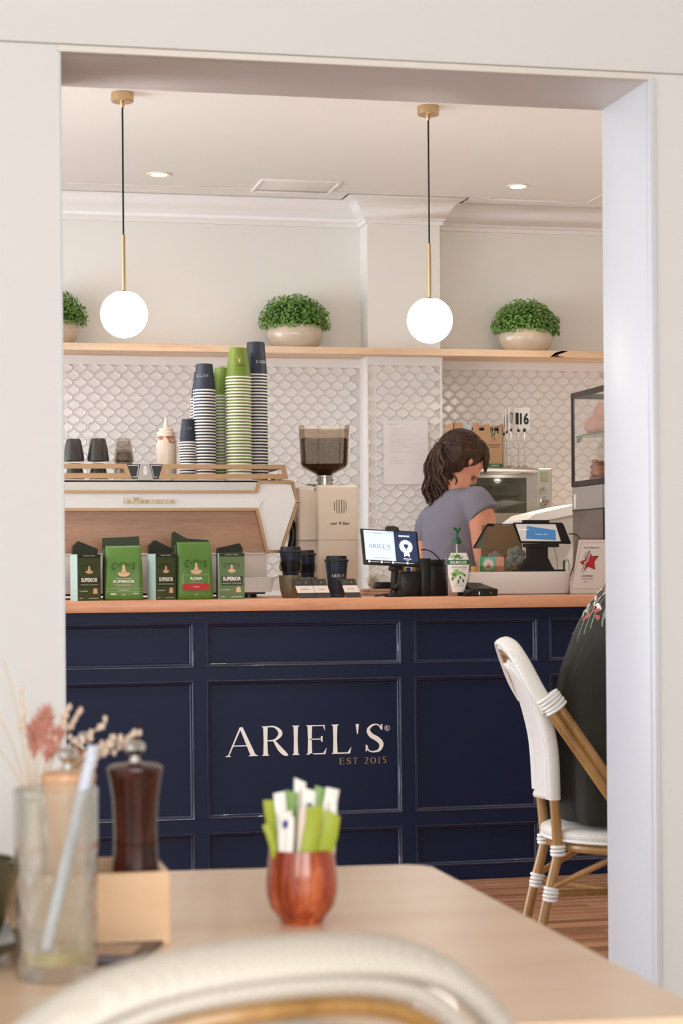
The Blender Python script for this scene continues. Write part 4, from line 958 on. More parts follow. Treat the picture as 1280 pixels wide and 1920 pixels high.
def surfpatch(g, outline, e):             # fills an outline that follows the bottle's curve
    zs_ = sorted({z for _, z in outline}); z0, z1 = zs_[0], zs_[-1]; N = 22; rows_ = []
    for i in range(N+1):
        z = z0+(z1-z0)*i/N; xs_ = []
        n = len(outline)
        for j in range(n):
            (xa, za), (xb2, zb2) = outline[j], outline[(j+1) % n]
            if (za-z)*(zb2-z) <= 0 and za != zb2: xs_.append(xa+(xb2-xa)*(z-za)/(zb2-za))
        if len(xs_) < 2: continue
        lo, hi = min(xs_), max(xs_); rows_.append([g.bm.verts.new(sf((lo+(hi-lo)*q/8)*k, z*k, e)) for q in range(9)])
    for A, B in zip(rows_, rows_[1:]):
        for q in range(8): g.face([A[q], A[q+1], B[q+1], B[q]])
g = G(); surfpatch(g, [(-12, 8), (11, 8), (19, 40), (21, 66), (15, 82), (-15, 82), (-22, 66), (-20, 40)], .0008); g.build('label', LAB, t, smooth=80)
g = G(); surfpatch(g, [(-22.5, 60), (21.5, 60), (20.5, 69), (-21.5, 69)], .0014); g.build('label_band', LGR, t, smooth=80)
g = G(); rr = random.Random(2)
def leafp(g, x, z, L, a, e=.0018):
    c, s = math.cos(a), math.sin(a)
    poly(g, [(x, z), (x+(L*.5*c-L*.25*s), z+(L*.5*s+L*.25*c)), (x+L*c, z+L*s), (x+(L*.5*c+L*.25*s), z+(L*.5*s-L*.25*c))], lambda u, v: sf(u*k, v*k, e))
for i in range(9): leafp(g, -14+rr.uniform(-4, 8), 72+rr.uniform(-2, 4), 7, rr.uniform(-.4, 2.2))
for i in range(14): leafp(g, -12+rr.uniform(-4, 14), 45+rr.uniform(-4, 4), 9, rr.uniform(-2.8, .2))
g.build('leaf_print', LFA, t, smooth=0)
g = G()
for i in range(7): leafp(g, -8+rr.uniform(-2, 12), 73+rr.uniform(-2, 3), 6, rr.uniform(-.5, .8), .0021)
for x, z, a in ((-2, 33, -1.4), (7, 34, -1.3), (8, 44, -1.0), (-12, 38, -1.7), (2, 40, -1.5), (-6, 44, -2.4)): leafp(g, x, z, 9, a, .0021)
g.build('leaf_print', LFB, t, smooth=0)
g = G(); sans(g, 'PALMOLIVE', w=31*k, h=5.4*k, bold=.02, fn=lambda a, b_: sf(a-1*k, b_+64.3*k, .0020)); g.build('lettering', WINK, t, smooth=0)
g = G(); sans(g, 'HAND SANITISER', w=30*k, h=3.0*k, bold=.005, fn=lambda a, b_: sf(a, b_+55*k, .0016)); sans(g, 'MINT &', w=11*k, h=2.6*k, fn=lambda a, b_: sf(a, b_+24*k, .0016)); sans(g, 'EUCALYPTUS', w=20*k, h=2.6*k, fn=lambda a, b_: sf(a, b_+20*k, .0016)); sans(g, 'KILLS 99.9% OF GERMS', w=26*k, h=1.6*k, fn=lambda a, b_: sf(a, b_+51*k, .0016)); g.build('lettering', mat('grey_label_text', '7d8578', .6), t, smooth=0)
# card reader
t = thing('card_reader', 'black card payment terminal lying on the worktop in front of the cash drawer', 'card reader', (P(903, 1117, 6.70).x, 6.70, CT)); local(t); t.rotation_euler = (0, 0, .0)
k = .00186
g = G(); R_ = []
for u, z, d in ((-34, 2, 0), (-33, 10, 0), (-22, 27, 0), (4, 14, 0), (30, 12, 0), (32, 2, 0)): pass
g.prism([(-20*k, 0), (-26*k, 8*k), (-17*k, 14*k), (30*k, 14*k), (32*k, 12*k), (31*k, 1*k), (28*k, 0)], 0, .02)
vs_ = g.rings([[(-20*k, .012, 0), (32*k, .012, 0), (33*k, .012, 13*k), (-17*k, .012, 14*k)], [(-30*k, .12, 0), (24*k, .12, 0), (16*k, .12, 25*k), (-26*k, .12, 27*k)]])
g.ball((-27*k, .006, 8*k), (.016, .02, .012), 14, 8); g.build('terminal', BLACK, t, smooth=25)
g = G(); g.rings([[(-2*k, .018, 14.8*k), (28*k, .018, 14.6*k), (27*k, .02, 14.0*k), (-2*k, .02, 14.0*k)], [(-10*k, .108, 24.8*k), (13*k, .108, 23.8*k), (13*k, .11, 23.2*k), (-10*k, .11, 23.2*k)]]); g.build('display', mat('dark_terminal_screen', '3e4a48', .15, coat=.5), t, smooth=0)
g = G(); g.box(-6*k, -4*k, -.0006, .001, 3*k, 9*k); g.box(17*k, 18.4*k, -.0006, .001, 6*k, 7.5*k); g.build('indicator', WHITE, t, smooth=0)
g = G(); g.tube(smoothpath([(-30*k, .005, 6*k), (-34*k, -.01, 2*k), (-36*k, 0, 1*k), (-30*k, .03, 1*k), (-20*k, .1, 1*k)]), .0022, 8); g.build('lead', BLACK, t)

# ================================================================== CASH DRAWER AND TILL
YD = 7.02
t = thing('cash_drawer', 'long low white cash drawer box under the till, right of the sanitiser', 'cash drawer', (P(975, 1113, YD).x, YD, CT))
a, b_ = P(888, 1090, YD).x, P(1069, 1090, YD).x; zt = P(975, 1072, YD).z
g = G(); g.box(a, b_, YD, YD+.36, CT, zt, .003); g.build('drawer_box', WHITE, t)
g = G(); g.box(a+.002, b_-.002, YD-.001, YD+.0, CT, CT+.003); g.build('base_line', BLACK, t, smooth=0)
ZD = zt
t = thing('business_card_box', 'small teal and pink business card stack in a clear holder on the cash drawer', 'card holder', (P(921, 1071, YD).x, YD+.02, ZD))
f_ = face_fn(0, YD+.018, 0); g = G(); a, b_ = P(899, 1060, YD+.02), P(944, 1044, YD+.02); w0 = b_.x-a.x
g.box(a.x, b_.x, YD+.019, YD+.03, ZD+.002, b_.z); g.build('cards', mat('mint_card', '7cc4ae', .5), t, smooth=0)
g = G(); rect(g, a.x+w0*.68, b_.x, ZD+.003, b_.z-.0005, f_); solid(g, .0004); g.build('pink_panel', mat('coral_pink_card', 'dc9f86', .5), t, smooth=0)
g = G(); rect(g, a.x, a.x+w0*.14, ZD+.003, b_.z-.0005, f_); solid(g, .0004); g.build('green_panel', mat('green_card', '58b070', .5), t, smooth=0)
g = G(); cx1 = a.x+w0*.35; cz1 = (ZD+b_.z)/2; disc(g, cx1, cz1, .0215, face_fn(0, YD+.0172, 0), 32); solid(g, .0004); g.build('white_roundel', LAB, t, smooth=0)
g = G(); disc(g, cx1, cz1-.008, .007, face_fn(0, YD+.0164, 0), 12); poly(g, [(cx1-.010, cz1-.003), (cx1+.010, cz1-.003), (cx1+.006, cz1-.010), (cx1-.006, cz1-.010)], face_fn(0, YD+.0162, 0)); poly(g, [(cx1, cz1), (cx1+.007, cz1+.009), (cx1+.004, cz1-.001)], face_fn(0, YD+.0162, 0)); solid(g, .0003); g.build('roundel_drawing', mat('tan_drawing', 'b98a5a', .6), t, smooth=0)
g = G(); disc(g, cx1, cz1, .0195, face_fn(0, YD+.0164, 0), 32, .0188); solid(g, .0003); g.build('roundel_ring', INK, t, smooth=0)
g = G(); g.box(a.x-.003, b_.x+.003, YD+.012, YD+.0135, ZD+.001, ZD+.022); g.box(b_.x+.0015, b_.x+.003, YD+.012, YD+.05, ZD, b_.z-.004); g.box(a.x-.003, b_.x+.003, YD+.012, YD+.05, ZD, ZD+.001); g.build('clear_holder', ACR, t, smooth=0)
p = P(891, 1065, YD+.1); g = G(); g.box(p.x-.012, p.x+.012, YD+.08, YD+.12, ZD, ZD+.022, .002); single(g.build('small_box', mat('orange_box', 'd79a4c', .5)), 'small orange box behind the business cards', 'box')
# brown carton display with grey paper flowers
YX = 7.16
t = thing('display_carton', 'open brown card display box standing on the cash drawer behind the flowers', 'box', (P(940, 1071, YX).x, YX, ZD))
g = G(); A = pp([(909, 984), (985, 984), (985, 1071), (907, 1071)], YX); g.prism([(A[0][0], A[0][1]), (A[1][0], A[1][1]), (A[2][0], ZD), (A[3][0], ZD)], YX+.04, YX+.045); g.build('back_flap', mat('brown_card', '86684a', .7), t, smooth=0)
g = G(); tp = P(912, 983, YX); bt = P(886, 1027, YX); g.prism([(tp.x, tp.z), (bt.x, bt.z), (bt.x+.003, bt.z-.003), (P(907, 1027, YX).x, P(907, 1028, YX).z), (P(909, 990, YX).x, P(909, 988, YX).z)], YX-.01, YX-.006); g.build('side_flap', mat('grey_green_card', '6f6e5c', .6), t, smooth=0)
g = G(); g.tube([(tp.x, YX-.012, tp.z), (bt.x, YX-.012, bt.z)], .0035, 6); g.tube([(tp.x, YX-.012, tp.z+.001), (P(986, 983, YX).x, YX-.012, P(986, 984, YX).z)], .0022, 6); g.box(tp.x, tp.x+.026, YX-.014, YX-.008, tp.z-.009, tp.z); g.build('black_edge', BLACK, t)
FL = mat('grey_translucent_petal', '8d8a7e', .45)
for i, (px, py, r) in enumerate(((927, 1048, .030), (967, 1043, .040), (948, 1056, .022))):
    c = P(px, py, YX+.02-.02*(i == 1)); t = thing('paper_flower', ('left grey petalled flower in the brown card display', 'large grey petalled flower beside the till stand', 'small grey flower between the two bigger ones')[i], 'flower', tuple(c), 'grey petalled flowers'); local(t)
    for q in range(6):
        a = q*PI/3+.4; g = G(); g.lathe([(0, -.0015), (r*.38, -.001), (r*.42, .0), (r*.38, .001), (0, .0015)], seg=16); g.xf(Matrix.Translation((r*.58*math.cos(a), -.003*(q % 2), r*.58*math.sin(a))) @ Matrix.Rotation(PI/2, 4, 'X')); g.build('petal', FL, t)
    g = G(); g.ball((0, -.004, 0), (r*.2, .003, r*.2), 12, 6); g.build('flower_centre', FL, t); g = G(); g.tube([(0, .003, 0), (0, .006, ZD-c.z+.001)], .002, 6); g.build('stalk', FL, t)
# till: phone-like tablet on black stand
YP = 7.05
t = thing('till_tablet', 'black till tablet on a stout black stand showing a picture of a blue card', 'tablet', (P(1005, 1071, YP).x, YP, ZD))
g = G(); A = pp([(960, 980), (1054, 980), (1070, 1020), (974, 1018)], YP); g.prism(A, YP-.008, YP+.002); bmesh.ops.bevel(g.bm, geom=[e for e in g.bm.edges], offset=.003, segments=2, affect='EDGES'); g.build('tablet_body', BLACK, t)
g = G(); g.prism(pp([(966, 982.5), (1041, 983), (1051, 1015), (977, 1014.5)], YP-.009), YP-.0095, YP-.0085); s1 = g.build('screen', mat('lit_screen_grey', 'b9b4ac', .2, emit='b5b0aa', es=.4), t, smooth=0)
g = G(); g.prism(pp([(987, 986), (1041, 994), (1042, 1013), (986, 1010)], YP-.01), YP-.0103, YP-.0096); g.build('blue_picture', mat('lit_screen_blue', '3e6f9e', .2, emit='3f70a0', es=.45), s1, smooth=0)
g = G(); c = P(981, 993, YP-.0105); sans(g, 'SELF SERVICE', w=.04, h=.003, bold=.02, fn=face_fn(c.x, YP-.0106, c.z)); c = P(1015, 1002, YP-.0105); sans(g, 'THANK YOU', w=.05, h=.0022, fn=face_fn(c.x, YP-.0106, c.z)); g.build('lettering', SCL, s1, smooth=0)
g = G(); a, b_ = P(979, 975, YP), P(1029, 980, YP); g.box(a.x, b_.x, YP-.006, YP+.012, b_.z-.001, a.z, .002); g.build('top_grip', BLACK, t, smooth=20); g = G(); a, b_ = P(984, 1019, YP), P(1046, 1026, YP); g.box(a.x, b_.x, YP-.012, YP+.03, b_.z, a.z, .002); g.build('lower_grip', BLACK, t, smooth=20); g = G()
g.prism(pp([(993, 1020), (1027, 1020), (1027, 1045), (1034, 1060), (1040, 1069), (972, 1069), (984, 1056), (992, 1045)], YP+.005), YP+.005, YP+.05); g.box(P(975, 1070, YP).x, P(1060, 1070, YP).x, YP-.0, YP+.10, ZD, ZD+.007, .001); g.build('stand', BLACK, t, smooth=20)
cable([P(1066, 1001, YP), P(1078, 1002, YP), P(1088, 1012, YP-.01), P(1089, 1032, YP-.01), P(1080, 1052, YP-.01), P(1071, 1072, YP-.01), P(1067, 1085, YP-.012)], .0022, 'thick black cable looping from the till tablet down the side of the drawer')
cable([P(1036, 1022, YP+.02), P(1043, 1045, YP+.03), P(1045, 1070, YP+.03)], .0009, 'thin black wire hanging below the till tablet')
g = G(); p = P(1057, 1070, YP+.02); g.tube([(p.x, YP+.02, ZD), (p.x, YP+.02, ZD+.03), (p.x, YP+.02, ZD+.042)], [.004, .004, .0025], 8); g.tube(smoothpath([(p.x+.002, YP+.02, ZD+.03), (p.x+.012, YP+.02, ZD+.044), (p.x+.02, YP+.02, ZD+.03), (p.x+.02, YP+.02, ZD+.0)]), .0013, 6); single(g.build('audio_plug', BLACK), 'small upright black plug with a looped wire on the drawer', 'plug')
# certificate in acrylic stand
YQ = 7.0
t = thing('certificate_stand', 'clear stand with a red star and fork certificate, right of the cash drawer', 'sign', (P(1100, 1112, YQ).x, YQ, CT))
def shp(pts): return pp(pts, YQ)
g = G(); A = pp([(1085, 1012), (1160, 1012), (1145, 1112), (1069, 1112)], YQ); A[2] = (A[2][0], CT+.001); A[3] = (A[3][0], CT+.001); g.prism(A, YQ, YQ+.001); ppr = g.build('certificate', mat('certificate_paper', 'eee6dd', .5), t, smooth=0)
g = G(); B = pp([(1080, 1008), (1166, 1008), (1151, 1113), (1064, 1113)], YQ); B[2] = (B[2][0], CT); B[3] = (B[3][0], CT); g.prism(B, YQ+.002, YQ+.004); g.prism([(B[3][0], CT), (B[2][0], CT), (B[2][0], CT+.003), (B[3][0], CT+.003)], YQ-.002, YQ+.05); g.build('acrylic_stand', ACR, t, smooth=0)
RL = mat('red_certificate_print', 'c8443c', .5); g = G()
def line(pts, wd=.0008, Y=YQ-.0006):
    for (p, q) in zip(pts, pts[1:]):
        d = Vector((q[0]-p[0], q[1]-p[1])).normalized(); n = Vector((-d.y, d.x))*wd/2; g.prism([(p[0]+n.x, p[1]+n.y), (q[0]+n.x, q[1]+n.y), (q[0]-n.x, q[1]-n.y), (p[0]-n.x, p[1]-n.y)], Y-.0003, Y)
line(pp([(1140, 1017), (1090, 1017), (1070, 1104), (1140, 1104)], YQ)); g.build('red_border', RL, ppr, smooth=0)
st = [(1104.5, 1033), (1108, 1044), (1120.5, 1044.5), (1112, 1054), (1114, 1066.5), (1101, 1061), (1093, 1071), (1094, 1058.5), (1088.5, 1053), (1097.5, 1049.5)]
g = G(); g.prism(pp([(1104.5, 1031.5), (1109, 1043), (1122, 1042), (1113.5, 1054), (1115.5, 1068), (1101.5, 1062.5), (1092, 1073.5), (1092.5, 1059.5), (1086.5, 1053.5), (1097, 1049)], YQ), YQ-.0008, YQ-.0003); g.build('star_outline', INK, ppr, smooth=0)
g = G(); g.prism(pp(st, YQ), YQ-.0014, YQ-.0008); g.build('red_star', mat('bright_red_print', 'd2202a', .5), ppr, smooth=0)
g = G(); f4 = [(1096, 1037), (1099, 1050), (1094, 1057), (1090, 1072)]
line(pp([(1105, 1036), (1101, 1050), (1096, 1056), (1091, 1074)], YQ), .008, YQ-.0014); g.build('fork_outline', LAB, ppr, smooth=0)
g = G()
for d in (-3.5, 0, 3.5): line(pp([(1101.5+d, 1035), (1099+d, 1045)], YQ), .0016, YQ-.002)
line(pp([(1095.5, 1044), (1098.5, 1052)], YQ), .0016, YQ-.002); line(pp([(1103.5, 1046), (1098.5, 1052), (1089.5, 1072)], YQ), .0018, YQ-.002); line(pp([(1102, 1054), (1093, 1074)], YQ), .0012, YQ-.002); g.build('fork', INK, ppr, smooth=0)
g = G(); c = P(1108, 1027, YQ); sans(g, "Ariel's Balgownie", w=.062, h=.0075, shear=.2, fn=face_fn(c.x, YQ-.0008, c.z)); c = P(1100, 1080, YQ); sans(g, 'RECOMMENDED', w=.044, h=.0055, shear=.2, fn=face_fn(c.x, YQ-.0008, c.z)); c = P(1100, 1085.5, YQ); sans(g, 'ON RESTAURANT GURU', w=.05, h=.003, shear=.2, fn=face_fn(c.x, YQ-.0008, c.z)); c = P(1096, 1091, YQ); sans(g, '2024', w=.012, h=.003, bold=.01, fn=face_fn(c.x, YQ-.0008, c.z)); solid(g, .0003); g.build('lettering', INK, ppr, smooth=0)

# ================================================================== DISPLAY CASE
XD = P(1070, 800, 7.5).x
XF = XD+.62
t = thing('food_display_case', 'black framed glass food display case at the right end of the counter', 'display case', (XD+.3, 7.2, 1.25))
ztop = PX(1070, 738, XD).z; zbot = PX(1070, 914, XD).z; Y0d, Y1d = 6.92, PX(1070, 800, XD).y
FRM = mat('dark_bronze_frame', '39342d', .4, .3)
g = G()
g.box(XD, XD+.012, Y1d-.012, Y1d, zbot, ztop, .001); g.box(XD, XD+.012, Y0d, Y0d+.012, zbot, ztop, .001); g.box(XF-.012, XF, Y1d-.012, Y1d, zbot, ztop); g.box(XF-.012, XF, Y0d, Y0d+.012, zbot, ztop)
g.box(XD, XF, Y0d, Y1d, zbot-.0, zbot+.022, .001)
for (a, b_, c_, d_) in ((XD, XD+.012, Y0d, Y1d), (XF-.012, XF, Y0d, Y1d), (XD, XF, Y0d, Y0d+.012), (XD, XF, Y1d-.012, Y1d)): g.box(a, b_, c_, d_, ztop-.022, ztop, .001)
g.build('frame', FRM, t)
g = G(); g.box(XD+.003, XD+.006, Y0d+.012, Y1d-.012, zbot+.02, ztop-.02); g.build('glass_side', CLEAR, t, smooth=0)
g = G(); g.box(XD+.012, XF-.012, Y0d+.003, Y0d+.006, zbot+.02, ztop-.02); g.build('glass_front', CLEAR, t, smooth=0)
zsh = PX(1075, 822, XD+.02).z
g = G(); g.box(XD+.012, XF-.012, Y0d+.02, Y1d-.02, zsh, zsh+.006); g.build('glass_shelf', glass('greenish_shelf_glass', 'cfe0d4', .03, .5), t, smooth=0)
g = G()
for yy in (Y1d-.045, Y0d+.10): g.prism([(XD+.012, zsh), (XD+.012, zsh-.022), (XD+.020, zsh-.022), (XD+.035, zsh)], yy, yy+.012)
g.build('shelf_bracket', STEEL, t)
c = PX(1098, 904, XD); g = G(); sans(g, 'SRL.4', w=.012, h=.009, bold=.03, fn=lambda a, b_: Vector((XD+.0024, 7.24-a*3, zbot+.035+b_))); g.build('lettering', INK, t, smooth=0)
BR = mat('baked_pink_brown_crust', 'b98a76', .7, var=.3, vs=40, bump=.6, bs=90)
CK = mat('crumbly_brown_pastry', 'a8684a', .75, var=.4, vs=60, bump=1, bs=120)
g = G(); c = PX(1116, 790, XD+.09); g.loft([(0, 0, 0, .040, .045, 2), (0, 0, .02, .055, .055, 2), (0, 0, .05, .05, .05, 2), (.01, 0, .08, .03, .04, 2), (.012, 0, .10, .026, .03, 2), (.012, 0, .125, .01, .012, 2)], 24)
for v in g.bm.verts: v.co += Vector((1, 1, 1))*noise.noise(v.co*25)*.006
o = g.build('bread_roll', BR, smooth=80); o.location = (XD+.085, 7.42, zsh+.0065+.003); single(o, 'pinkish brown bread bun on the glass shelf of the display case', 'bread')
g = G(); rr = random.Random(5)
for i in range(26): g.ball((rr.uniform(-.03, .03), rr.uniform(-.035, .035), .012+rr.uniform(0, .07)*(1-i/60)), (rr.uniform(.012, .02), rr.uniform(.012, .02), rr.uniform(.008, .014)), 8, 6)
o = g.build('pastry', CK); o.location = (XD+.095, 7.41, zbot+.0225); remesh(o, .004, 1); single(o, 'crumbly brown pastry on the floor of the display case', 'pastry')
# steel cabinet that carries the case
t = thing('steel_cabinet', 'brushed steel cabinet below the glass food display case', 'cabinet', (XD+.3, 7.2, CT))
g = G(); g.box(XD+.004, XF, 6.98, Y1d, CT, zbot-.001, .002); g.build('housing', mat('dull_grey_steel', '8b8178', .38, .7), t)
g = G(); y_ = PX(1113, 960, XD).y; zs1 = PX(1090, 955, XD).z
g.box(XD+.001, XD+.004, 7.12, Y1d-.004, zs1, zbot-.002); g.build('light_panel', mat('light_steel_panel', 'b5afa8', .35, .5), t, smooth=0)
g = G(); g.box(XD+.0005, XD+.0041, 7.135, 7.14, CT, zbot-.002); g.box(XD+.0005, XD+.0041, 7.12, Y1d, zs1-.004, zs1); g.build('seam', BLACK, t, smooth=0)
g = G(); g.box(XD-.003, XD+.002, Y1d-.055, Y1d-.035, zbot-.085, zbot-.03, .001); g.build('sticker', WHITE, t)
t = thing('foil_jar', 'silvery foil wrapped jar on top of the display case, mostly behind the jamb', 'jar', (XD+.105, 7.2, ztop)); local(t)
g = G(); g.lathe([(0, 0), (.045, 0), (.048, .01), (.046, .09), (.040, .12), (.03, .15), (0, .155)], seg=32)
for v in g.bm.verts: v.co.xy *= 1+.03*noise.noise(v.co*60)
g.build('foil', mat('crumpled_silver_foil', 'c8ccd6', .25, .8, bump=1, bs=90), t)

# ================================================================== OVEN, LID, PAPER BAG, NUMBERS
YO = 8.36
zo = lambda py, px=960: P(px, py, YO).z
xo0, xo1 = P(868, 900, YO).x, P(1035, 900, YO).x
t = thing('oven_shelf_unit', 'white hutch unit under the benchtop oven, hidden behind the till', 'cabinet', ((xo0+xo1)/2, YO, .976)); g = G(); g.box(xo0-.01, xo1+.05, YO+.02, YC-.02, .976, zo(990)-.012, .003); g.build('unit', WHITE, t)
t = thing('benchtop_oven', 'stainless steel benchtop oven with a dark glass door behind the barista', 'oven', ((xo0+xo1)/2, YO, zo(990)))
zb, zt = zo(988), zo(877)
g = G(); g.box(xo0, xo1, YO, YC-.03, zb, zt, .008, 3); g.box(xo0+.004, xo1-.07, YO-.006, YO, zb+.012, zt-.010, .003)
for xx in (xo0+.03, xo1-.03): g.lathe([(.012, 0), (.012, .012)], xx, YO+.04, zb-.012, 12)
g.build('body', STEEL, t)
wx0, wx1 = P(880, 930, YO).x, P(986, 930, YO).x
g = G(); g.box(wx0, wx1, YO-.008, YO-.005, zo(962), zo(896), .002); g.build('door_glass', mat('dark_oven_glass', '3c3a2b', .12, coat=.6), t)
g = G(); g.tube([(xo0+.01, YO-.028, zo(882)), (P(1005, 880, YO).x, YO-.028, zo(882))], .007, 12); g.box(xo0+.01, P(1005, 880, YO).x, YO-.03, YO-.006, zo(887), zo(884), .001)
for px in (890, 998): p = P(px, 882, YO); g.box(p.x-.006, p.x+.006, YO-.028, YO, p.z-.006, p.z+.004, .002)
g.build('door_handle', CHROME, t)
g = G(); g.box(P(1006, 900, YO).x, P(1031, 900, YO).x, YO-.007, YO, zb+.01, zt-.008, .002); g.build('control_panel', mat('satin_panel', 'a59e94', .35, .6), t)
g = G(); a, b_ = P(1011, 904, YO), P(1027, 884, YO); g.box(a.x, b_.x, YO-.009, YO-.006, a.z, b_.z, .001); g.build('display', mat('lcd_grey_green', '868a6d', .3), t)
for px, py, r, lab in ((1016, 916, .009, None), (1020, 938, .0185, None), (1017, 962, .012, None)):
    p = P(px, py, YO); g = G(); g.lathe([(0, 0), (r*1.15, 0), (r*1.15, .003), (r, .004), (r*.92, .016), (0, .017)], seg=24); g.xf(Matrix.Translation((p.x, YO-.007, p.z)) @ Matrix.Rotation(PI/2, 4, 'X')); g.build('knob', CHROME, t)
for py in (913, 919): p = P(1025, py, YO); g = G(); g.box(p.x-.005, p.x+.005, YO-.0095, YO-.006, p.z-.003, p.z+.003, .001); g.build('button', CHROME, t)
# white lid / tub in front of oven
t = thing('white_tub', 'large white plastic tub with a sloping lid behind the till', 'tub', (P(1030, 1000, 7.9).x, 7.9, .976))
g = G(); A = pp([(985, 975), (1002, 966), (1070, 951), (1100, 946), (1100, 1090), (990, 1090)], 7.9); g.prism(A, 7.9, 8.2); g.build('tub', mat('milky_white_plastic', 'e9e6df', .4), t, smooth=20)
g = G(); A = pp([(983, 978), (1002, 964), (1070, 948), (1100, 943), (1100, 962), (1070, 966), (1010, 978), (985, 982)], 7.89); g.prism(A, 7.885, 8.21); g.build('lid', mat('white_lid', 'f1efea', .35), t, smooth=20)
ZO = zt
KR = mat('kraft_paper', 'b98f6a', .75, var=.05, vs=40)
t = thing('kraft_carton', 'kraft brown carton with castellated top edge on the oven, behind the barista\'s head', 'box', (P(895, 870, 8.46).x, 8.46, ZO+.001))
x0, x1 = P(850, 830, 8.46).x, P(943, 830, 8.46).x; z1 = P(900, 793, 8.46).z; z0 = ZO+.001
u = (x1-x0)/93
g = G(); g.prism([(x0, z0), (x0, z1), (x0+u*17, z1), (x0+u*17, z1-.032), (x0+u*37, z1-.032), (x0+u*37, z1), (x0+u*48, z1), (x0+u*48, z1-.034), (x0+u*58, z1-.034), (x0+u*58, z1-.004), (x0+u*68, z1-.004), (x0+u*70, z1-.055), (x0+u*76, z1-.078), (x0+u*84, z1-.055), (x0+u*86, z1-.004), (x1, z1-.006), (x1, z0)], 8.46, 8.464)
g.box(x0, x0+.003, 8.46, 8.60, z0, z1); g.box(x1-.003, x1, 8.46, 8.60, z0, z1-.006); g.box(x0, x1, 8.597, 8.60, z0, z1-.004); g.box(x0, x1, 8.46, 8.6, z0, z0+.003); g.build('carton', KR, t, smooth=0)
g = G(); g.box(x0+.006, x1-.006, 8.50, 8.59, z0+.003, z1-.02); g.build('dark_contents', BLACK, t)
g = G()
rr = random.Random(9)
for i in range(16):
    xx = x0+u*(69+rr.uniform(0, 17)); zz_ = z1-.045+rr.uniform(-.03, .02); g.tube([(xx, 8.48, zz_-.02), (xx+rr.uniform(-.006, .006), 8.475, zz_+.02)], .0016, 6)
g.build('sticks', mat('pale_sticks', 'e5dfae', .4), t, kind='stuff')
g = G(); g.box(x0+u*19, x0+u*35, 8.47, 8.475, z1-.032, z1-.008); g.build('clear_sleeve', mat('pale_blue_sleeve', 'bcc4cc', .3), t)
f_ = face_fn(0, 8.459, 0); g = G(); rect(g, x0+u*60, x1-.001, z0+.001, z0+.022, f_); solid(g, .0005); g.build('green_band', mat('bottle_green_print', '3e6a35', .6), t, smooth=0)
g = G(); sans(g, 'COMPOSTABLE', w=.055, h=.006, bold=.02, fn=face_fn(x0+u*76, 8.4585, z1-.098)); sans(g, 'CUTLERY', w=.05, h=.005, bold=.02, fn=face_fn(x0+u*76, 8.4585, z1-.108)); g.build('lettering', GDK, t, smooth=0); g = G(); sans(g, 'greens', w=.034, h=.009, fn=face_fn(x0+u*77, 8.458, z0+.012)); g.build('lettering', WINK, t, smooth=0)
# table numbers
NW = mat('white_number_card', 'eae6e2', .45)
def number(px, pyt, rz, text, Y, lab, w_=.060, h_=.098, pyb=838, chrome=CHROME):
    c = P(px, 838, Y); t = thing('table_number', lab, 'table number', (c.x, Y, ZO+.001), 'table number stands on the oven'); local(t); t.rotation_euler = (0, 0, rz)
    g = G(); g.lathe([(0, 0), (.020, 0), (.021, .002), (.012, .010), (.005, .014), (.0022, .018), (.0022, P(px, pyt, Y).z-ZO-h_+.01), (0, P(px, pyt, Y).z-ZO-h_+.01)], seg=20); g.build('stand', chrome, t)
    top = P(px, pyt, Y).z-ZO; g = G(); g.box(-w_/2, w_/2, -.0015, .0015, top-h_, top, .001); cd = g.build('number_card', NW, t)
    g = G(); g.box(-.006, .006, -.004, .004, top-h_-.010, top-h_+.006, .001); g.build('clip', BLACK, t)
    if text:
        for s_ in (-1, 1):
            g = G(); sans(g, text, w=w_*.80, h=h_*.54, bold=.04, fn=lambda a, b_: Vector((a*(1 if s_ < 0 else -1), .002*s_, top-h_*.5+b_))); g.build('numerals', BLACK, cd, smooth=0)
number(983, 765, -.15, '16', 8.42, 'table number 16 facing forward, rightmost of the stands', .050)
number(972, 765, .45, '1', 8.50, 'table number stand turned behind number 16', .050)
number(958, 764, 1.05, '17', 8.42, 'table number 17 turned sideways, second from the left', .078)
number(950, 768, 1.15, '11', 8.50, 'table number stand with figures edge on behind number 17', .07)
number(945, 772, 1.2, '13', 8.58, 'leftmost table number stand, tilted card behind the others', .08)
# notice on the breast
t = thing('notice_sheet', 'white typed notice sheet fixed to the tiled chimney breast', 'paper', (P(760, 850, YC-.012).x, YC-.012, P(760, 850, YC-.012).z))
A = pp([(718, 789), (802, 789), (804, 908), (719, 908)], YC-.012); g = G(); g.prism(A, YC-.0125, YC-.012); sh = g.build('sheet', mat('white_paper', 'e3dcd9', .6), t, smooth=0)
g = G(); rr = random.Random(3); c = P(735, 796, YC-.013)
sans(g, 'Closing Duties', w=.045, h=.0055, bold=.01, fn=face_fn(P(736, 796, YC).x, YC-.0128, P(736, 796, YC).z))
for i in range(16):
    p = P(726, 803.5+i*2.9, YC-.013); L = rr.uniform(.04, .15); sans(g, rr.choice(['wipe down all benches and the fridge seals', 'empty bins', 'turn off the grinder', 'clean machine', 'restock cups and lids ready for morning']), w=L, h=.0026, fn=face_fn(p.x+.012+L/2, YC-.0128, p.z))
sans(g, 'Once a week', w=.036, h=.0035, fn=face_fn(P(738, 859, YC).x, YC-.0128, P(738, 859, YC).z))
for i in range(3):
    p = P(726, 863+i*3.2, YC-.013); L = rr.uniform(.04, .075); sans(g, 'clean coffee lines', w=L, h=.0026, fn=face_fn(p.x+.012+L/2, YC-.0128, p.z))
g.build('lettering', mat('grey_typed_ink', '8f8884', .7), sh, smooth=0)
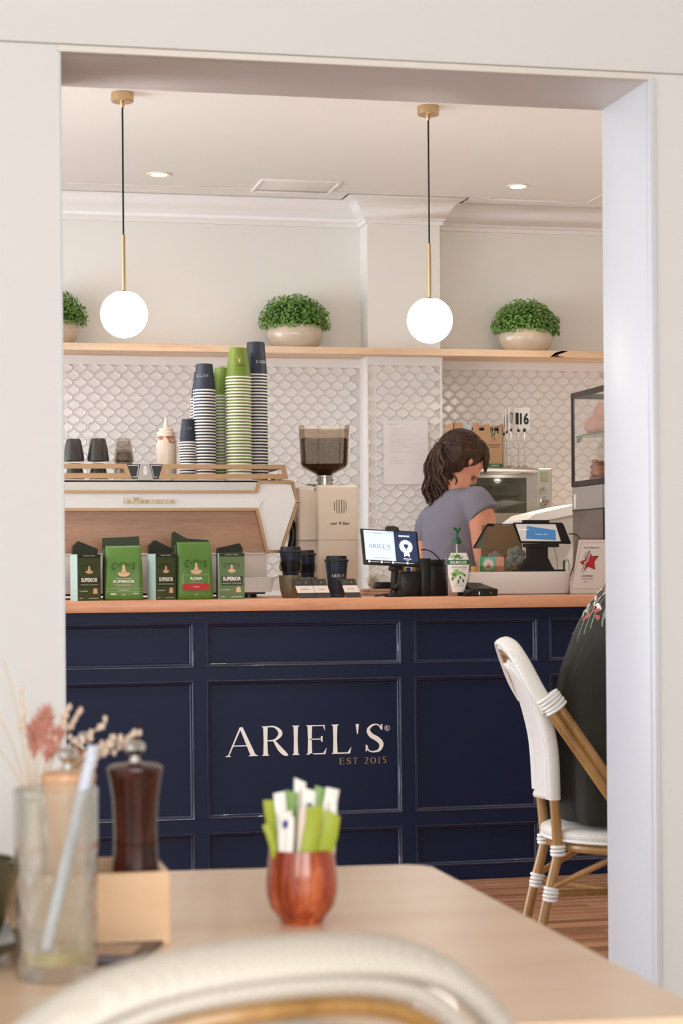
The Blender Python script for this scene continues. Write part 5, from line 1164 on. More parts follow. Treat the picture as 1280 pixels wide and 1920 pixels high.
# ================================================================== BISTRO CHAIRS
BAM = wood('golden_rattan', 'b98d55', '8e6634', 2, 6, 8, .32, .2, c3='a67c46')
WV = weave('white_woven_resin', 'efebe4', 'd8d0c5', 420, .5); WV2 = weave('cream_woven_resin', 'd2cbbf', 'bfb6a8', 330, .5)
BIND = mat('white_binding_cord', 'efede8', .4)
def binding(t, c, d, r, n=4, w=.0085):
    g = G(); c = Vector(c); d = Vector(d).normalized(); u = d.orthogonal().normalized(); v = d.cross(u)
    for i in range(n):
        o = c+d*w*(i-(n-1)/2)+u*.0006*((-1)**i)
        g.tube([o+u*(r+.003)*math.cos(2*PI*k/18)+v*(r+.003)*math.sin(2*PI*k/18)+d*.0012*math.sin(2*PI*k/18+i) for k in range(18)], .0043, 8, closed=True)
    g.build('binding', BIND, t)
def chair(label, loc, rz, wv, group='bistro chairs'):
    t = thing('bistro_chair', label, 'chair', loc, group); local(t); t.rotation_euler = (0, 0, rz)
    R_ = .0125
    for s in (-1, 1):
        g = G(); g.tube(smoothpath([(s*.125, -.285, 0), (s*.112, -.235, .25), (s*.107, -.203, .38), (s*.108, -.200, .42), (s*.115, -.209, .54)], 5), R_, 14); g.build('leg', BAM, t)
        g = G(); g.tube(smoothpath([(s*.185, .20, 0), (s*.18, .185, .22), (s*.175, .175, .42)], 5), R_, 14); g.build('leg', BAM, t)
        binding(t, (s*.108, -.199, .405), (0, .0, 1), R_, 3); binding(t, (s*.110, -.218, .300), (0, .15, 1), R_, 4); binding(t, (s*.178, .18, .30), (0, -.05, 1), R_, 4); binding(t, (s*.175, .175, .405), (0, 0, 1), R_, 3)
        g = G(); A = [(s*.2, -.235, .757), (s*.206, -.165, .655), (s*.21, -.10, .56), (s*.212, -.035, .465), (s*.212, -.02, .43)]
        g.tube(smoothpath(A, 5), .0125, 12); g.tube(smoothpath([(x, y+.018, z+.013) for x, y, z in A], 5), .0125, 12); g.build('arm', BAM, t)
        binding(t, (s*.199, -.225, .770), (s*.04, .6, -.8), .023, 5)
        g = G(); g.tube([(s*.110, -.215, .30), (0, -.03, .285), (-s*.178, .18, .30)], .009, 10); g.build('stretcher', BAM, t)
        g = G(); g.tube([(s*.112, -.218, .315), (s*.15, -.05, .40)], .008, 10); g.build('brace', BAM, t)
    g = G(); g.tube([(.19*math.cos(a)*(1.02), .19*math.sin(a)-.01, .412) for a in [2*PI*i/32 for i in range(32)]], .011, 10, closed=True); g.build('seat_ring', BAM, t)
    g = G(); prof = [(0, .423), (.18, .423), (.205, .428), (.214, .440), (.212, .450), (.195, .458), (.12, .462), (0, .463)]; g.lathe(prof, 0, -.01, 0, 40); g.build('seat', wv, t, smooth=60)
    g = G(); g.tube([(.211*math.cos(a), .211*math.sin(a)-.01, .430) for a in [2*PI*i/40 for i in range(40)]], .004, 8, closed=True); g.build('seat_piping', BIND, t)
    H_ = [(.2, -.235, .757), (.185, -.26, .80), (.15, -.285, .855), (.09, -.305, .897), (0, -.315, .909), (-.09, -.305, .897), (-.15, -.285, .855), (-.185, -.26, .80), (-.2, -.235, .757)]
    g = G(); g.tube(smoothpath(H_, 6), .0195, 14, up=(0, 1, .4), fx=.45); g.build('back_hoop', wv, t, smooth=60)
    g = G(); g.tube([Vector(p)+Vector((-p[0]*.09, -.006, -.0150)) for p in map(Vector, smoothpath(H_, 6))], .0062, 8); g.build('hoop_piping', wv, t)
    g = G(); g.tube([Vector((p.x*.88, p.y+.002, .60+(p.z-.60)*.905)) for p in smoothpath(H_, 6)], .0060, 8); g.build('inner_hoop', BAM, t)
    Q = [(-.115, -.209, .53), (-.125, -.215, .65), (-.122, -.235, .74), (-.095, -.262, .81), (-.05, -.283, .843), (0, -.290, .852), (.05, -.283, .843), (.095, -.262, .81), (.122, -.235, .74), (.125, -.215, .65), (.115, -.209, .53)]
    g = G(); g.tube(smoothpath(Q, 6), .0165, 12); g.build('panel_frame', wv, t, smooth=60)
    g = G(); g.tube([p+Vector((0, -.016, 0)) for p in smoothpath(Q, 6)], .004, 8); g.build('panel_piping', BIND, t)
    sp = smoothpath(Q, 6); n = len(sp); L, Rr = sp[:n//2+1], sp[n//2:][::-1]
    g = G(); rows_ = []
    for a, b_ in zip(L, Rr): rows_.append([g.bm.verts.new(a.lerp(b_, k/8)+Vector((0, -.022*math.sin(PI*k/8), 0))) for k in range(9)])
    for A, B in zip(rows_, rows_[1:]):
        for k in range(8): g.face([A[k], A[k+1], B[k+1], B[k]])
    bmesh.ops.remove_doubles(g.bm, verts=g.bm.verts[:], dist=1e-4)
    o = g.build('back_panel', wv, t, smooth=80); m = o.modifiers.new('s', 'SOLIDIFY'); m.thickness = .004
    g = G(); g.tube([(-.115, -.209, .535), (0, -.235, .53), (.115, -.209, .535)], .009, 10); g.build('back_rail', wv, t)
    return t
chair('white woven bistro chair with rattan legs in the doorway, the customer seated on it', (1.754, 4.623, .006), math.radians(-99.7), WV)
o = chair('blurred cream woven bistro chair back in the foreground, pushed to the table', (.128, 1.365, 0), .22, WV2); o.scale = (1, 1, .976)

# ================================================================== PEOPLE
SKIN = mat('light_skin', 'e09c7e', .5, var=.05, vs=14, spec=.35)
def chain(g, pts, rs, seg=14): 
    sp = smoothpath(pts, 4); rr = []
    for i in range(len(pts)-1):
        for j in range(4): rr.append(rs[i]+(rs[i+1]-rs[i])*j/4)
    rr.append(rs[-1]); g.tube(sp, rr, seg); g.ball(pts[0], rs[0], 12, 8); g.ball(pts[-1], rs[-1], 12, 8)
def head(g, M):
    h = G()
    h.loft([(0, -.012, -.060, .045, .055, 2.2), (0, .012, -.095, .030, .042, 2.2), (0, .030, -.105, .022, .030, 2.2)][::-1]+[(0, .012, -.075, .050, .066, 2.3), (0, .008, -.045, .061, .078, 2.2), (0, .0, -.01, .068, .088, 2.1), (0, -.006, .03, .073, .093, 2), (0, -.008, .065, .066, .084, 2), (0, -.008, .09, .046, .060, 2), (0, -.008, .104, .02, .026, 2)], 24)
    h.ball((0, .088, -.022), (.011, .014, .010), 10, 8); h.tube([(0, .082, .018), (0, .090, -.012)], [.007, .009], 10)         # nose
    for s in (-1, 1):
        h.ball((s*.030, .072, .012), (.014, .010, .009), 10, 8); h.ball((s*.030, .074, .028), (.018, .008, .005), 10, 8)      # eye, brow
        h.ball((s*.072, -.006, -.008), (.008, .015, .028), 10, 8); h.ball((s*.040, .055, -.025), (.02, .02, .016), 10, 8)      # ear, cheek
    h.ball((0, .079, -.052), (.022, .009, .006), 12, 8); h.ball((0, .077, -.062), (.018, .009, .006), 12, 8); h.ball((0, .066, -.088), (.018, .016, .013), 12, 8)
    h.tube([(0, -.02, -.03), (0, -.025, -.085), (0, -.03, -.13)], [.052, .048, .052], 16)
    h.xf(M)
    mp = {v: g.bm.verts.new(v.co) for v in h.bm.verts}
    for f in h.bm.faces: g.face([mp[v] for v in f.verts])
    h.bm.free()
def hand(g, w, d, up, curl=.5):           # wrist, pointing direction, back-of-hand direction
    w, d, up = Vector(w), Vector(d).normalized(), Vector(up).normalized(); s = d.cross(up).normalized(); up = s.cross(d)
    g.tube([w, w+d*.03, w+d*.085], [.024, .034, .036], 12, up=s, fx=.5, fy=1)
    for i, (o, L) in enumerate(((-.03, .060), (-.010, .072), (.010, .076), (.029, .068))):
        p = w+d*.082+s*o; q = p+d*L*.45-up*curl*.012; r_ = q+d*L*.28-up*curl*.025; e = r_+d*L*.18-up*curl*.03; chain(g, [p-d*.02, p, q, r_, e], [.009, .009, .0085, .008, .0072], 8)
    p = w+d*.03-s*.028; chain(g, [p, p-s*.025+d*.022-up*.006, p-s*.030+d*.05-up*.016], [.012, .0105, .009], 8)
# --- barista
c0 = P(852, 920, 7.86)
t = thing('person', 'barista with a long dark wavy ponytail in a grey-lilac T-shirt, seen from behind', 'person', (c0.x, 7.86, 0)); local(t); t.rotation_euler = (0, 0, math.radians(-60))
HZ = 1.55
HM_ = Matrix.Translation((.0, .050, HZ)) @ Matrix.Rotation(math.radians(-14), 4, 'Z') @ Matrix.Rotation(math.radians(-10), 4, 'X')
g = G(); head(g, HM_)
g.loft([(0, .0, .86, .155, .115, 2.2), (0, 0, .95, .165, .115, 2.2), (0, 0, 1.05, .135, .10, 2.2), (0, 0, 1.15, .14, .10, 2.2), (0, 0, 1.27, .155, .105, 2.2), (0, -.005, 1.34, .150, .085, 2.2), (0, -.008, 1.375, .11, .062, 2), (0, -.005, 1.40, .06, .05, 2)], 24)
g.tube([(0, -.004, 1.36), (.004, .006, 1.42), (.010, .018, 1.48)], [.056, .050, .050], 16)
chain(g, [(.150, -.005, 1.335), (.186, .0, 1.25), (.195, .035, 1.08), (.150, .20, 1.02), (.12, .265, 1.02)], [.056, .062, .054, .036, .025]); hand(g, (.12, .265, 1.02), (-.2, 1, -.05), (0, 0, 1))
chain(g, [(-.150, -.005, 1.345), (-.19, -.0, 1.25), (-.20, .015, 1.08), (-.15, .17, 1.03), (-.11, .245, 1.03)], [.052, .053, .044, .033, .025]); hand(g, (-.11, .245, 1.03), (.2, 1, -.05), (0, 0, 1))
for s in (-1, 1): chain(g, [(s*.085, 0, .86), (s*.085, .01, .48), (s*.085, -.01, .09), (s*.085, .0, .06)], [.085, .055, .038, .038])
for v in g.bm.verts:
    if v.co.z < 1.40: v.co.x *= .82
    if v.co.z < 1.44: v.co.z += v.co.x*.26*max(0, min(1, (v.co.z-.95)/.3))
o = g.build('body', SKIN, t); remesh(o, .0055, 4)
TEE = mat('grey_lilac_jersey', '837f8b', .85, bump=.3, bs=300)
g = G(); g.loft([(0, .002, .90, .172, .13, 2.3), (0, 0, 1.0, .160, .124, 2.3), (0, 0, 1.12, .156, .120, 2.3), (0, -.003, 1.25, .168, .122, 2.3), (0, -.006, 1.33, .168, .103, 2.2), (0, -.008, 1.372, .135, .078, 2), (0, -.006, 1.400, .085, .064, 2), (0, -.004, 1.412, .062, .054, 2)], 32)
for s in (-1, 1): g.tube(smoothpath([(s*.10, -.006, 1.335), (s*.140, -.004, 1.330), (s*.172, .0, 1.295), (s*.190, .006, 1.262)], 4), [.062, .064, .066, .067, .068, .069, .070, .070, .070, .070, .071, .072, .073], 18)
for v in g.bm.verts: v.co += Vector((1, 1, 0))*noise.noise(Vector((v.co.x*9, v.co.y*9, v.co.z*14)))*.009; v.co.x *= .83; v.co.z += v.co.x*.26*max(0, min(1, (v.co.z-.95)/.3))
o = g.build('t_shirt', TEE, t); remesh(o, .006, 5)
g = G()
for s in (-1, 1): chain(g, [(s*.08, 0, .90), (s*.088, .01, .48), (s*.088, -.005, .10)], [.105, .075, .060])
g.loft([(0, 0, .84, .175, .13, 2.2), (0, 0, .93, .166, .126, 2.3)], 20); o = g.build('trousers', mat('black_denim', '1d1c1e', .8), t); remesh(o, .012, 3)
for s in (-1, 1): g = G(); g.loft([(s*.088, .03, .0, .045, .125, 2.6), (s*.088, .03, .04, .045, .12, 2.6), (s*.088, .0, .09, .042, .07, 2.3)], 20); g.build('shoe', BLACKM, t)
def hairmat():
    m, n, l, b = newmat('dark_brown_hair'); tc = n.new('ShaderNodeTexCoord'); mp = n.new('ShaderNodeMapping'); mp.inputs['Scale'].default_value = (50, 50, 8); nz = n.new('ShaderNodeTexNoise'); nz.inputs['Scale'].default_value = 2; nz.inputs['Detail'].default_value = 3
    l.new(tc.outputs['Object'], mp.inputs[0]); l.new(mp.outputs[0], nz.inputs[0]); cr = n.new('ShaderNodeValToRGB'); e = cr.color_ramp.elements; e[0].position = .35; e[0].color = lin('2b1d14'); e[1].position = .7; e[1].color = lin('5b3f2d')
    l.new(nz.outputs['Fac'], cr.inputs[0]); l.new(cr.outputs[0], b.inputs['Base Color']); b.inputs['Roughness'].default_value = .55; b.inputs['Specular IOR Level'].default_value = .3; return m
HAIR = hairmat()
g = G(); h = G()
h.ball((0, -.014, .024), (.085, .102, .096), 24, 16); h.ball((0, -.05, -.02), (.072, .062, .070), 20, 12); h.ball((0, -.05, -.05), (.05, .045, .05), 16, 10)
for s in (-1, 1): h.ball((s*.052, .032, .040), (.030, .050, .046), 14, 10); h.tube([(s*.050, .068, .050), (s*.062, .074, .015), (s*.058, .080, -.025), (s*.048, .088, -.048)], [.018, .016, .011, .003], 10)
tie = Vector((0, -.118, .018)); rr = random.Random(8)
h.ball(tie, (.026, .020, .026), 12, 8)
o_ = h
for i in range(150):
    a = rr.uniform(-PI, PI); s0 = Vector((math.sin(a), math.cos(a)*.75+.25, rr.uniform(.1, .9))).normalized(); e0 = Vector((0, -1, .1)).normalized(); pts = []
    for k in range(9):
        d = s0.slerp(e0, k/8*.97) if s0.angle(e0) < 3.0 else s0
        pts.append(Vector((0, -.014, .022))+Vector((d.x*.086, d.y*.103, d.z*.097))*(1.0+.012*math.sin(k*1.3+i)))
    h.tube(pts, .0026, 5)
h.xf(HM_); hb = h.build('hair', HAIR, t, smooth=60)
g = G(); tw = HM_ @ tie
for i in range(150):
    ox, oy = rr.gauss(0, .5), rr.gauss(0, .5); L = rr.uniform(.14, .25); ph = rr.uniform(0, 6.3); pts = []
    for k in range(12):
        u = k/11; wd = .016+.042*math.sin(min(1, u*1.5)*PI*.55)
        wv_ = .013*math.sin(u*13+ph*.35+ox)*min(1, u*2)
        pts.append(tw+Vector((ox*wd+wv_-.012*u, -.004-.006*math.sin(min(1, u*2.2)*PI*.5)+oy*wd*.7+.03*u, .012*math.sin(min(1, u*4)*PI)-L*u)))
    g.tube(pts, [.0062*(1-.5*(k/11)**3) for k in range(12)], 5)
g.build('ponytail', HAIR, t, smooth=60)
g = G(); g.tube([tw+Vector((.024*math.cos(a), -.008+.006*math.sin(a), .024*math.sin(a))) for a in [2*PI*i/16 for i in range(16)]], .004, 6, closed=True); g.build('hair_tie', BLACKM, t)

# --- customer on the bistro chair
t = thing('person', 'customer in a washed black T-shirt with red and white back print on the bistro chair', 'person', (1.754, 4.623, .006)); local(t); t.rotation_euler = (0, 0, math.radians(-99.7))
sk = mat('medium_skin', 'c99476', .5)
g = G(); head(g, Matrix.Translation((0, .21, 1.335)) @ Matrix.Rotation(math.radians(-14), 4, 'X'))
g.loft([(0, -.03, .49, .15, .11, 2.3), (0, -.035, .62, .14, .105, 2.3), (0, -.03, .76, .15, .11, 2.3), (0, .0, .92, .17, .115, 2.3), (0, .05, 1.04, .17, .10, 2.2), (0, .085, 1.10, .12, .07, 2), (0, .10, 1.13, .06, .05, 2)], 24)
g.tube([(0, .09, 1.09), (0, .13, 1.16), (0, .185, 1.23)], [.06, .056, .054], 16)
for s in (-1, 1):
    chain(g, [(s*.165, .07, 1.06), (s*.21, .13, .94), (s*.20, .22, .78), (s*.12, .36, .68), (s*.10, .42, .655)], [.052, .050, .040, .032, .026]); hand(g, (s*.10, .42, .655), (-s*.1, 1, -.25), (0, .2, 1))
    chain(g, [(s*.09, .0, .545), (s*.10, .40, .555), (s*.10, .44, .50), (s*.10, .44, .12)], [.078, .060, .058, .040])
    g.loft([(s*.10, .50, .0, .045, .13, 2.6), (s*.10, .49, .05, .042, .11, 2.5), (s*.10, .44, .10, .04, .05, 2.2)], 16)
o = g.build('body', sk, t); remesh(o, .007, 4)
TB = mat('washed_black_cotton', '2b2821', .88, var=.18, vs=9, bump=.4, bs=260)
g = G(); g.loft([(0, -.04, .470, .195, .135, 2.6), (0, -.045, .50, .20, .14, 2.6), (0, -.045, .62, .19, .145, 2.5), (0, -.035, .74, .185, .150, 2.4), (0, -.010, .84, .190, .155, 2.3), (0, .015, .92, .20, .150, 2.3), (0, .04, .99, .205, .140, 2.2), (0, .065, 1.055, .185, .115, 2.1), (0, .085, 1.105, .13, .085, 2), (0, .10, 1.135, .08, .065, 2)], 40)
for s in (-1, 1): g.tube(smoothpath([(s*.13, .06, 1.05), (s*.185, .085, 1.01), (s*.215, .14, .93), (s*.22, .19, .85)], 4), [.065+.012*i/12 for i in range(13)], 20)
for v in g.bm.verts:
    f = max(0, min(1, (1.0-v.co.z)*2.2)); a = math.atan2(v.co.y, v.co.x); v.co += Vector((v.co.x, v.co.y, 0)).normalized()*.010*f*math.sin(a*11+v.co.z*6)
TS = g.build('t_shirt', TB, t); remesh(TS, .0065, 3)
g = G()
for s in (-1, 1): chain(g, [(s*.09, -.01, .545), (s*.10, .40, .56), (s*.10, .445, .50), (s*.10, .445, .13)], [.095, .075, .072, .055])
g.loft([(0, -.03, .468, .17, .12, 2.4), (0, -.03, .56, .165, .115, 2.4)], 20); o = g.build('trousers', mat('dark_grey_cotton', '2c2c30', .85), t); remesh(o, .010, 3)
g = G(); h = G(); h.ball((0, -.012, .03), (.084, .104, .094), 20, 14); h.ball((0, -.05, -.02), (.068, .058, .06), 16, 10); h.xf(Matrix.Translation((0, .21, 1.335)) @ Matrix.Rotation(math.radians(-14), 4, 'X')); o = h.build('hair', HAIR, t); remesh(o, .006, 2)
# floral back print: thin patches laid on the shirt
def onshirt(strips, m, name='shirt_print'):
    g = G()
    for pts, wd in strips:
        sp = smoothpath([(a, 0, b_) for a, b_ in pts], 5); n = len(sp); V = []
        for i, p in enumerate(sp):
            d = sp[min(i+1, n-1)]-sp[max(i-1, 0)]; nn = Vector((-d.z, 0, d.x)).normalized()*wd*(.25+.75*math.sin(PI*(i+.4)/(n)))/2
            V.append([g.bm.verts.new((p.x+nn.x*q, -.35, p.z+nn.z*q)) for q in (-1, 0, 1)])
        for A, B in zip(V, V[1:]):
            for q in range(2): g.face([A[q], A[q+1], B[q+1], B[q]])
    o = g.build(name, m, t, smooth=60)
    s = o.modifiers.new('w', 'SHRINKWRAP'); s.target = TS; s.wrap_method = 'PROJECT'; s.use_project_y = True; s.use_positive_direction = True; s.use_negative_direction = False; s.offset = .0016
    return o
rr = random.Random(12)
red, grn, wht = [], [], []
for i in range(26):
    x, z = rr.uniform(-.14, .14), rr.uniform(.955, 1.08); a = rr.uniform(-1, 3.6); L = rr.uniform(.025, .05)
    red.append(([(x, z), (x+L*.5*math.cos(a)+.006, z+L*.5*math.sin(a)), (x+L*math.cos(a), z+L*math.sin(a))], rr.uniform(.006, .012)))
for i in range(14):
    x, z = rr.uniform(-.13, .13), rr.uniform(.93, 1.01); L = rr.uniform(.02, .05); d = -1 if x < 0 else 1
    grn.append(([(x, z+.06), (x+d*.008, z+.03), (x+d*.022, z-L*.3), (x+d*.03, z-L*.6)], .006))
for i in range(16):
    x, z = rr.uniform(-.14, .14), rr.uniform(.975, 1.035); L = rr.uniform(.03, .06); a = rr.uniform(-.7, .9)
    wht.append(([(x, z), (x+L*.4*math.cos(a), z+L*.4*math.sin(a)+.006), (x+L*math.cos(a), z+L*math.sin(a))], rr.uniform(.003, .007)))
onshirt(red, mat('faded_red_print', 'a8504a', .8)); onshirt(grn, mat('faded_green_print', '7d8c70', .8)); onshirt(wht, mat('white_shirt_print', 'e9e4da', .8))

# ================================================================== FOREGROUND TABLE
ZTB = .74
c1 = PZ(800, 1620, ZTB); c2 = PZ(330, 1632.5, ZTB); c3 = PZ(1278, 1872, ZTB)
d1 = (c2-c1).normalized(); d2 = (c3-c1).normalized()
q1 = c1; q2 = c1+d1*1.25; q3 = q2+d2*.84; q4 = c1+d2*.84
t = thing('cafe_table', 'pale wooden cafe table in the foreground with rounded far corner', 'table', (0, 1.9, 0))
g = G(); pts = []
for q, a, b_ in ((q1, q2, q4), (q2, q3, q1), (q3, q4, q2), (q4, q1, q3)):
    u, v = (b_-q).normalized(), (a-q).normalized(); r = .022
    for k in range(6): 
        s = k/5; pts.append(q+u*r*(1-s)**2+v*r*s**2)
g.prismz([(p.x, p.y) for p in pts], ZTB-.030, ZTB); bmesh.ops.bevel(g.bm, geom=[e for e in g.bm.edges if abs(e.verts[0].co.z-ZTB) < 1e-5 and abs(e.verts[1].co.z-ZTB) < 1e-5], offset=.004, segments=3, affect='EDGES')
g.build('tabletop', TABLEW, t)
ctr = (q1+q3)/2
for q in (q1, q2, q3, q4):
    p = q.lerp(ctr, .10); g = G(); g.box(p.x-.022, p.x+.022, p.y-.022, p.y+.022, 0, ZTB-.03, .004); g.build('leg', TABLEW, t)
g = G(); pq = [q.lerp(ctr, .11) for q in (q1, q2, q3, q4)]
for a, b_ in zip(pq, pq[1:]+pq[:1]):
    d = (b_-a).normalized(); n = Vector((-d.y, d.x, 0))*.009; g.prismz([(a+n).xy, (b_+n).xy, (b_-n).xy, (a-n).xy], ZTB-.09, ZTB-.03)
g.build('apron', TABLEW, t)

# ---- sugar cup and sachets
c = PZ(566, 1730, ZTB); k = (c-Vector((0, 0, EYE))).dot(FW)/FPX
RW = wood('reddish_turned_wood', 'c0673e', '6a220e', 2, 34, 14, .25, .3, c3='9c4020')
g = G(); g.lathe([(0, 0), (38*k, 0), (40*k, 4*k), (46*k, 14*k), (60*k, 31*k), (66.5*k, 55*k), (67.5*k, 78*k), (65*k, 105*k), (61*k, 134*k), (60.5*k, 140*k), (57*k, 140*k), (58*k, 120*k), (62*k, 80*k), (50*k, 22*k), (0, 16*k)], seg=48)
o = g.build('sugar_cup', RW); o.location = (c.x, c.y, ZTB); single(o, 'round-bellied reddish wooden cup full of sugar sachets on the table', 'cup')
SW = mat('white_sachet_paper', 'e8e3dc', .5); SG = mat('olive_green_sachet', '9aa52f', .5); SG2 = mat('light_green_sachet', '7f9f56', .5); SB = mat('blue_sachet_print', '2e3f86', .5)
sach = [  # photo px of the top, bottom x, width, material, depth offset, blue print
 (564, 1463, 548, 23, SW, .018, None), (580, 1480, 575, 26, SW, .006, (.25, .12)), (622, 1478, 590, 26, SW, .004, None), (525, 1486, 536, 22, SW, -.008, (.45, .5)), (546, 1484, 540, 24, SG2, .006, None), (600, 1476, 596, 22, SG2, .014, None),
 (503, 1500, 538, 22, SG, -.004, None), (534, 1522, 540, 24, SW, -.020, (.2, .18)), (545, 1530, 541, 15, SW, -.024, None), (572, 1512, 556, 17, mat('pale_peach_sachet', 'dcc9bb', .5), -.022, None), (590, 1512, 572, 32, SG, -.026, None), (624, 1524, 592, 32, SG, -.022, None), (499, 1545, 541, 16, SG, -.012, None), (626, 1500, 617, 14, SW, -.004, None)]
names_ = ['tallest white sachet standing at the back of the wooden cup', 'white sachet with a small blue mark right of the tallest one', 'white sachet with a slanted top at the right back of the cup', 'white sachet with blue print standing at the left of the cup', 'light green sachet behind the left white ones', 'light green sachet between the two right white ones', 'olive green sachet leaning out at the left edge', 'short white sachet with blue print at the front left', 'narrow short white sachet at the front left of centre', 'narrow peach sachet at the front middle of the cup', 'wide olive green sachet at the front middle', 'wide olive green sachet leaning right at the front', 'small olive green corner at the far left of the cup', 'narrow white sachet at the right edge of the cup']
rs_ = random.Random(31)
for (tx, ty, bx_, w_, m, dy, pr), lab in zip(sach, names_):
    Yp = c.y+dy; tp = P(tx, ty, Yp); bt = P(bx_, 1680, Yp); bt.y = c.y+dy*.8; hw = w_*k/2
    ax = (tp-bt).normalized(); sd = Vector((ax.z, 0, -ax.x)).normalized(); L = (tp-bt).length; nn = Vector((0, -1, 0))
    g = G(); rg = []; sl = rs_.uniform(-.35, .35)
    for i in range(9):
        u = i/8; th = .0022*math.sin(PI*min(1, max(0, (u-.0)/1)))**.5+.0003; p = bt.lerp(tp, u)+nn*.0015*math.sin(u*7+tx)
        e_ = ax*(hw*sl*max(0, u-.5)*2); p = p+sd*hw*.12*math.sin(u*9+bx_)
        rg.append([p-sd*hw-e_, p-sd*hw*.5+nn*th-e_*.5, p+sd*hw*.5+nn*th+e_*.5, p+sd*hw+e_, p+sd*hw*.5-nn*th+e_*.5, p-sd*hw*.5-nn*th-e_*.5])
    g.rings(rg); o = g.build('sugar_sachet', m, smooth=60); single(o, lab, 'sugar sachet', 'sugar sachets in the wooden cup')
    if pr:
        g = G(); a = tp.lerp(bt, pr[0]*.5); b2 = tp.lerp(bt, pr[0]*.5+pr[1]*.5); q = nn*.0036
        g.face([g.bm.verts.new(v+q) for v in (a-sd*hw*.5, a+sd*hw*.35, b2+sd*hw*.35, b2-sd*hw*.5)]); g.build('blue_print', SB, o, rel=False, smooth=0)

# ---- wooden crate, mills
cr = PZ(320, 1770, ZTB); X1k, Y0k = cr.x, cr.y; X0k = PZ(18, 1775, ZTB).x; Y1k = Y0k+.11; ZK = P(320, 1634, Y0k).z
CW = wood('pale_crate_wood', 'e4c3a0', 'd5ae86', 0, 5, 8, .5, c3='dcb893')
t = thing('condiment_crate', 'low pale wooden crate holding the salt and pepper mills', 'crate', ((X0k+X1k)/2, Y0k, ZTB)); 
th = .007
for nm, bxx in (('front_board', (X0k, X1k, Y0k, Y0k+th, ZTB, ZK)), ('back_board', (X0k, X1k, Y1k-th, Y1k, ZTB, ZK)), ('side_board', (X0k, X0k+th, Y0k+th, Y1k-th, ZTB, ZK)), ('side_board', (X1k-th, X1k, Y0k+th, Y1k-th, ZTB, ZK)), ('base_board', (X0k+th, X1k-th, Y0k+th, Y1k-th, ZTB, ZTB+.005))):
    g = G(); g.box(*bxx, .001, 1); g.build(nm, CW, t)
def mill(px, dY, m, lab, pyrim, sc_=1.0):
    Y = Y0k+dY; p = P(px, pyrim, Y); kk = Y/FPX*sc_; hz = p.z-(ZTB+.0055)
    t = thing('pepper_mill' if m is MR else 'salt_mill', lab, 'mill', (p.x, Y, ZTB+.0055)); local(t)
    g = G(); g.lathe([(0, 0), (.0265, 0), (.027, .006), (.0245, hz*.2), (.0225, hz*.40), (.0215, hz*.52), (.0216, hz*.54)], seg=40); g.build('mill_body', m, t)
    g = G(); g.lathe([(.0205, hz*.54), (.0215, hz*.545), (.0213, hz*.62), (.0225, hz*.80), (.0255, hz*.93), (.0275, hz*.985), (.0272, hz), (.022, hz+.003), (0, hz+.005)], seg=40); g.build('mill_head', m, t)
    g = G(); g.lathe([(0, hz+.004), (.006, hz+.005), (.004, hz+.011), (.008, hz+.014), (.0105, hz+.017), (.0105, hz+.022), (.006, hz+.026), (0, hz+.026)], seg=24); g.build('turning_knob', CHROME, t)
MR = wood('dark_red_brown_mill_wood', '4e1a0d', '200a05', 2, 30, 14, .25, .15, c3='331008'); MS = wood('peach_mill_wood', 'e0b38e', 'c98f66', 2, 20, 10, .3, .2)
mill(253, .050, MR, 'dark red-brown pepper mill with chrome knob in the crate', 1438)
mill(128, .052, MS, 'pale peach wooden salt mill in the crate behind the glass', 1452)
# booklet under the crate's front
a = PZ(300, 1772, ZTB); b_ = PZ(176, 1812, ZTB)
t = thing('menu_booklet', 'dark menu booklet lying on the table in front of the crate', 'menu', (a.x, a.y, ZTB)); local(t)
p1, p2, p3, p4 = [PZ(*q, ZTB)-a for q in ((308, 1769), (250, 1812), (150, 1812), (160, 1769))]
g = G(); g.prismz([(q.x, q.y) for q in (p4, p3, p2, p1)][::-1], .0004, .004); g.build('cover', mat('dark_brown_cover', '4b3f38', .4), t, smooth=0)
g = G(); e = Vector((0, 0, 0)); q1_, q2_, q3_, q4_ = [Vector((v.x, v.y, 0)) for v in (p4.lerp(p3, .25), p4.lerp(p3, .7), p3.lerp(p2, .82).lerp(p4.lerp(p1, .82), .3), p4.lerp(p1, .80).lerp(p3.lerp(p2, .8), .25))]
g.prismz([(q.x, q.y) for q in (q1_, q2_, q3_, q4_)], .004, .0046); g.build('cover_picture', mat('tan_cover_picture', 'b59b86', .4), t, smooth=0)
g = G(); r_ = [p4.lerp(p3, .78), p4.lerp(p3, .99), p3.lerp(p2, .99), p3.lerp(p2, .99).lerp(p1, .18)]; g.prismz([(q.x, q.y) for q in r_], .004, .0045); g.build('blue_strip', mat('dull_blue_print', '4d577e', .4), t, smooth=0)
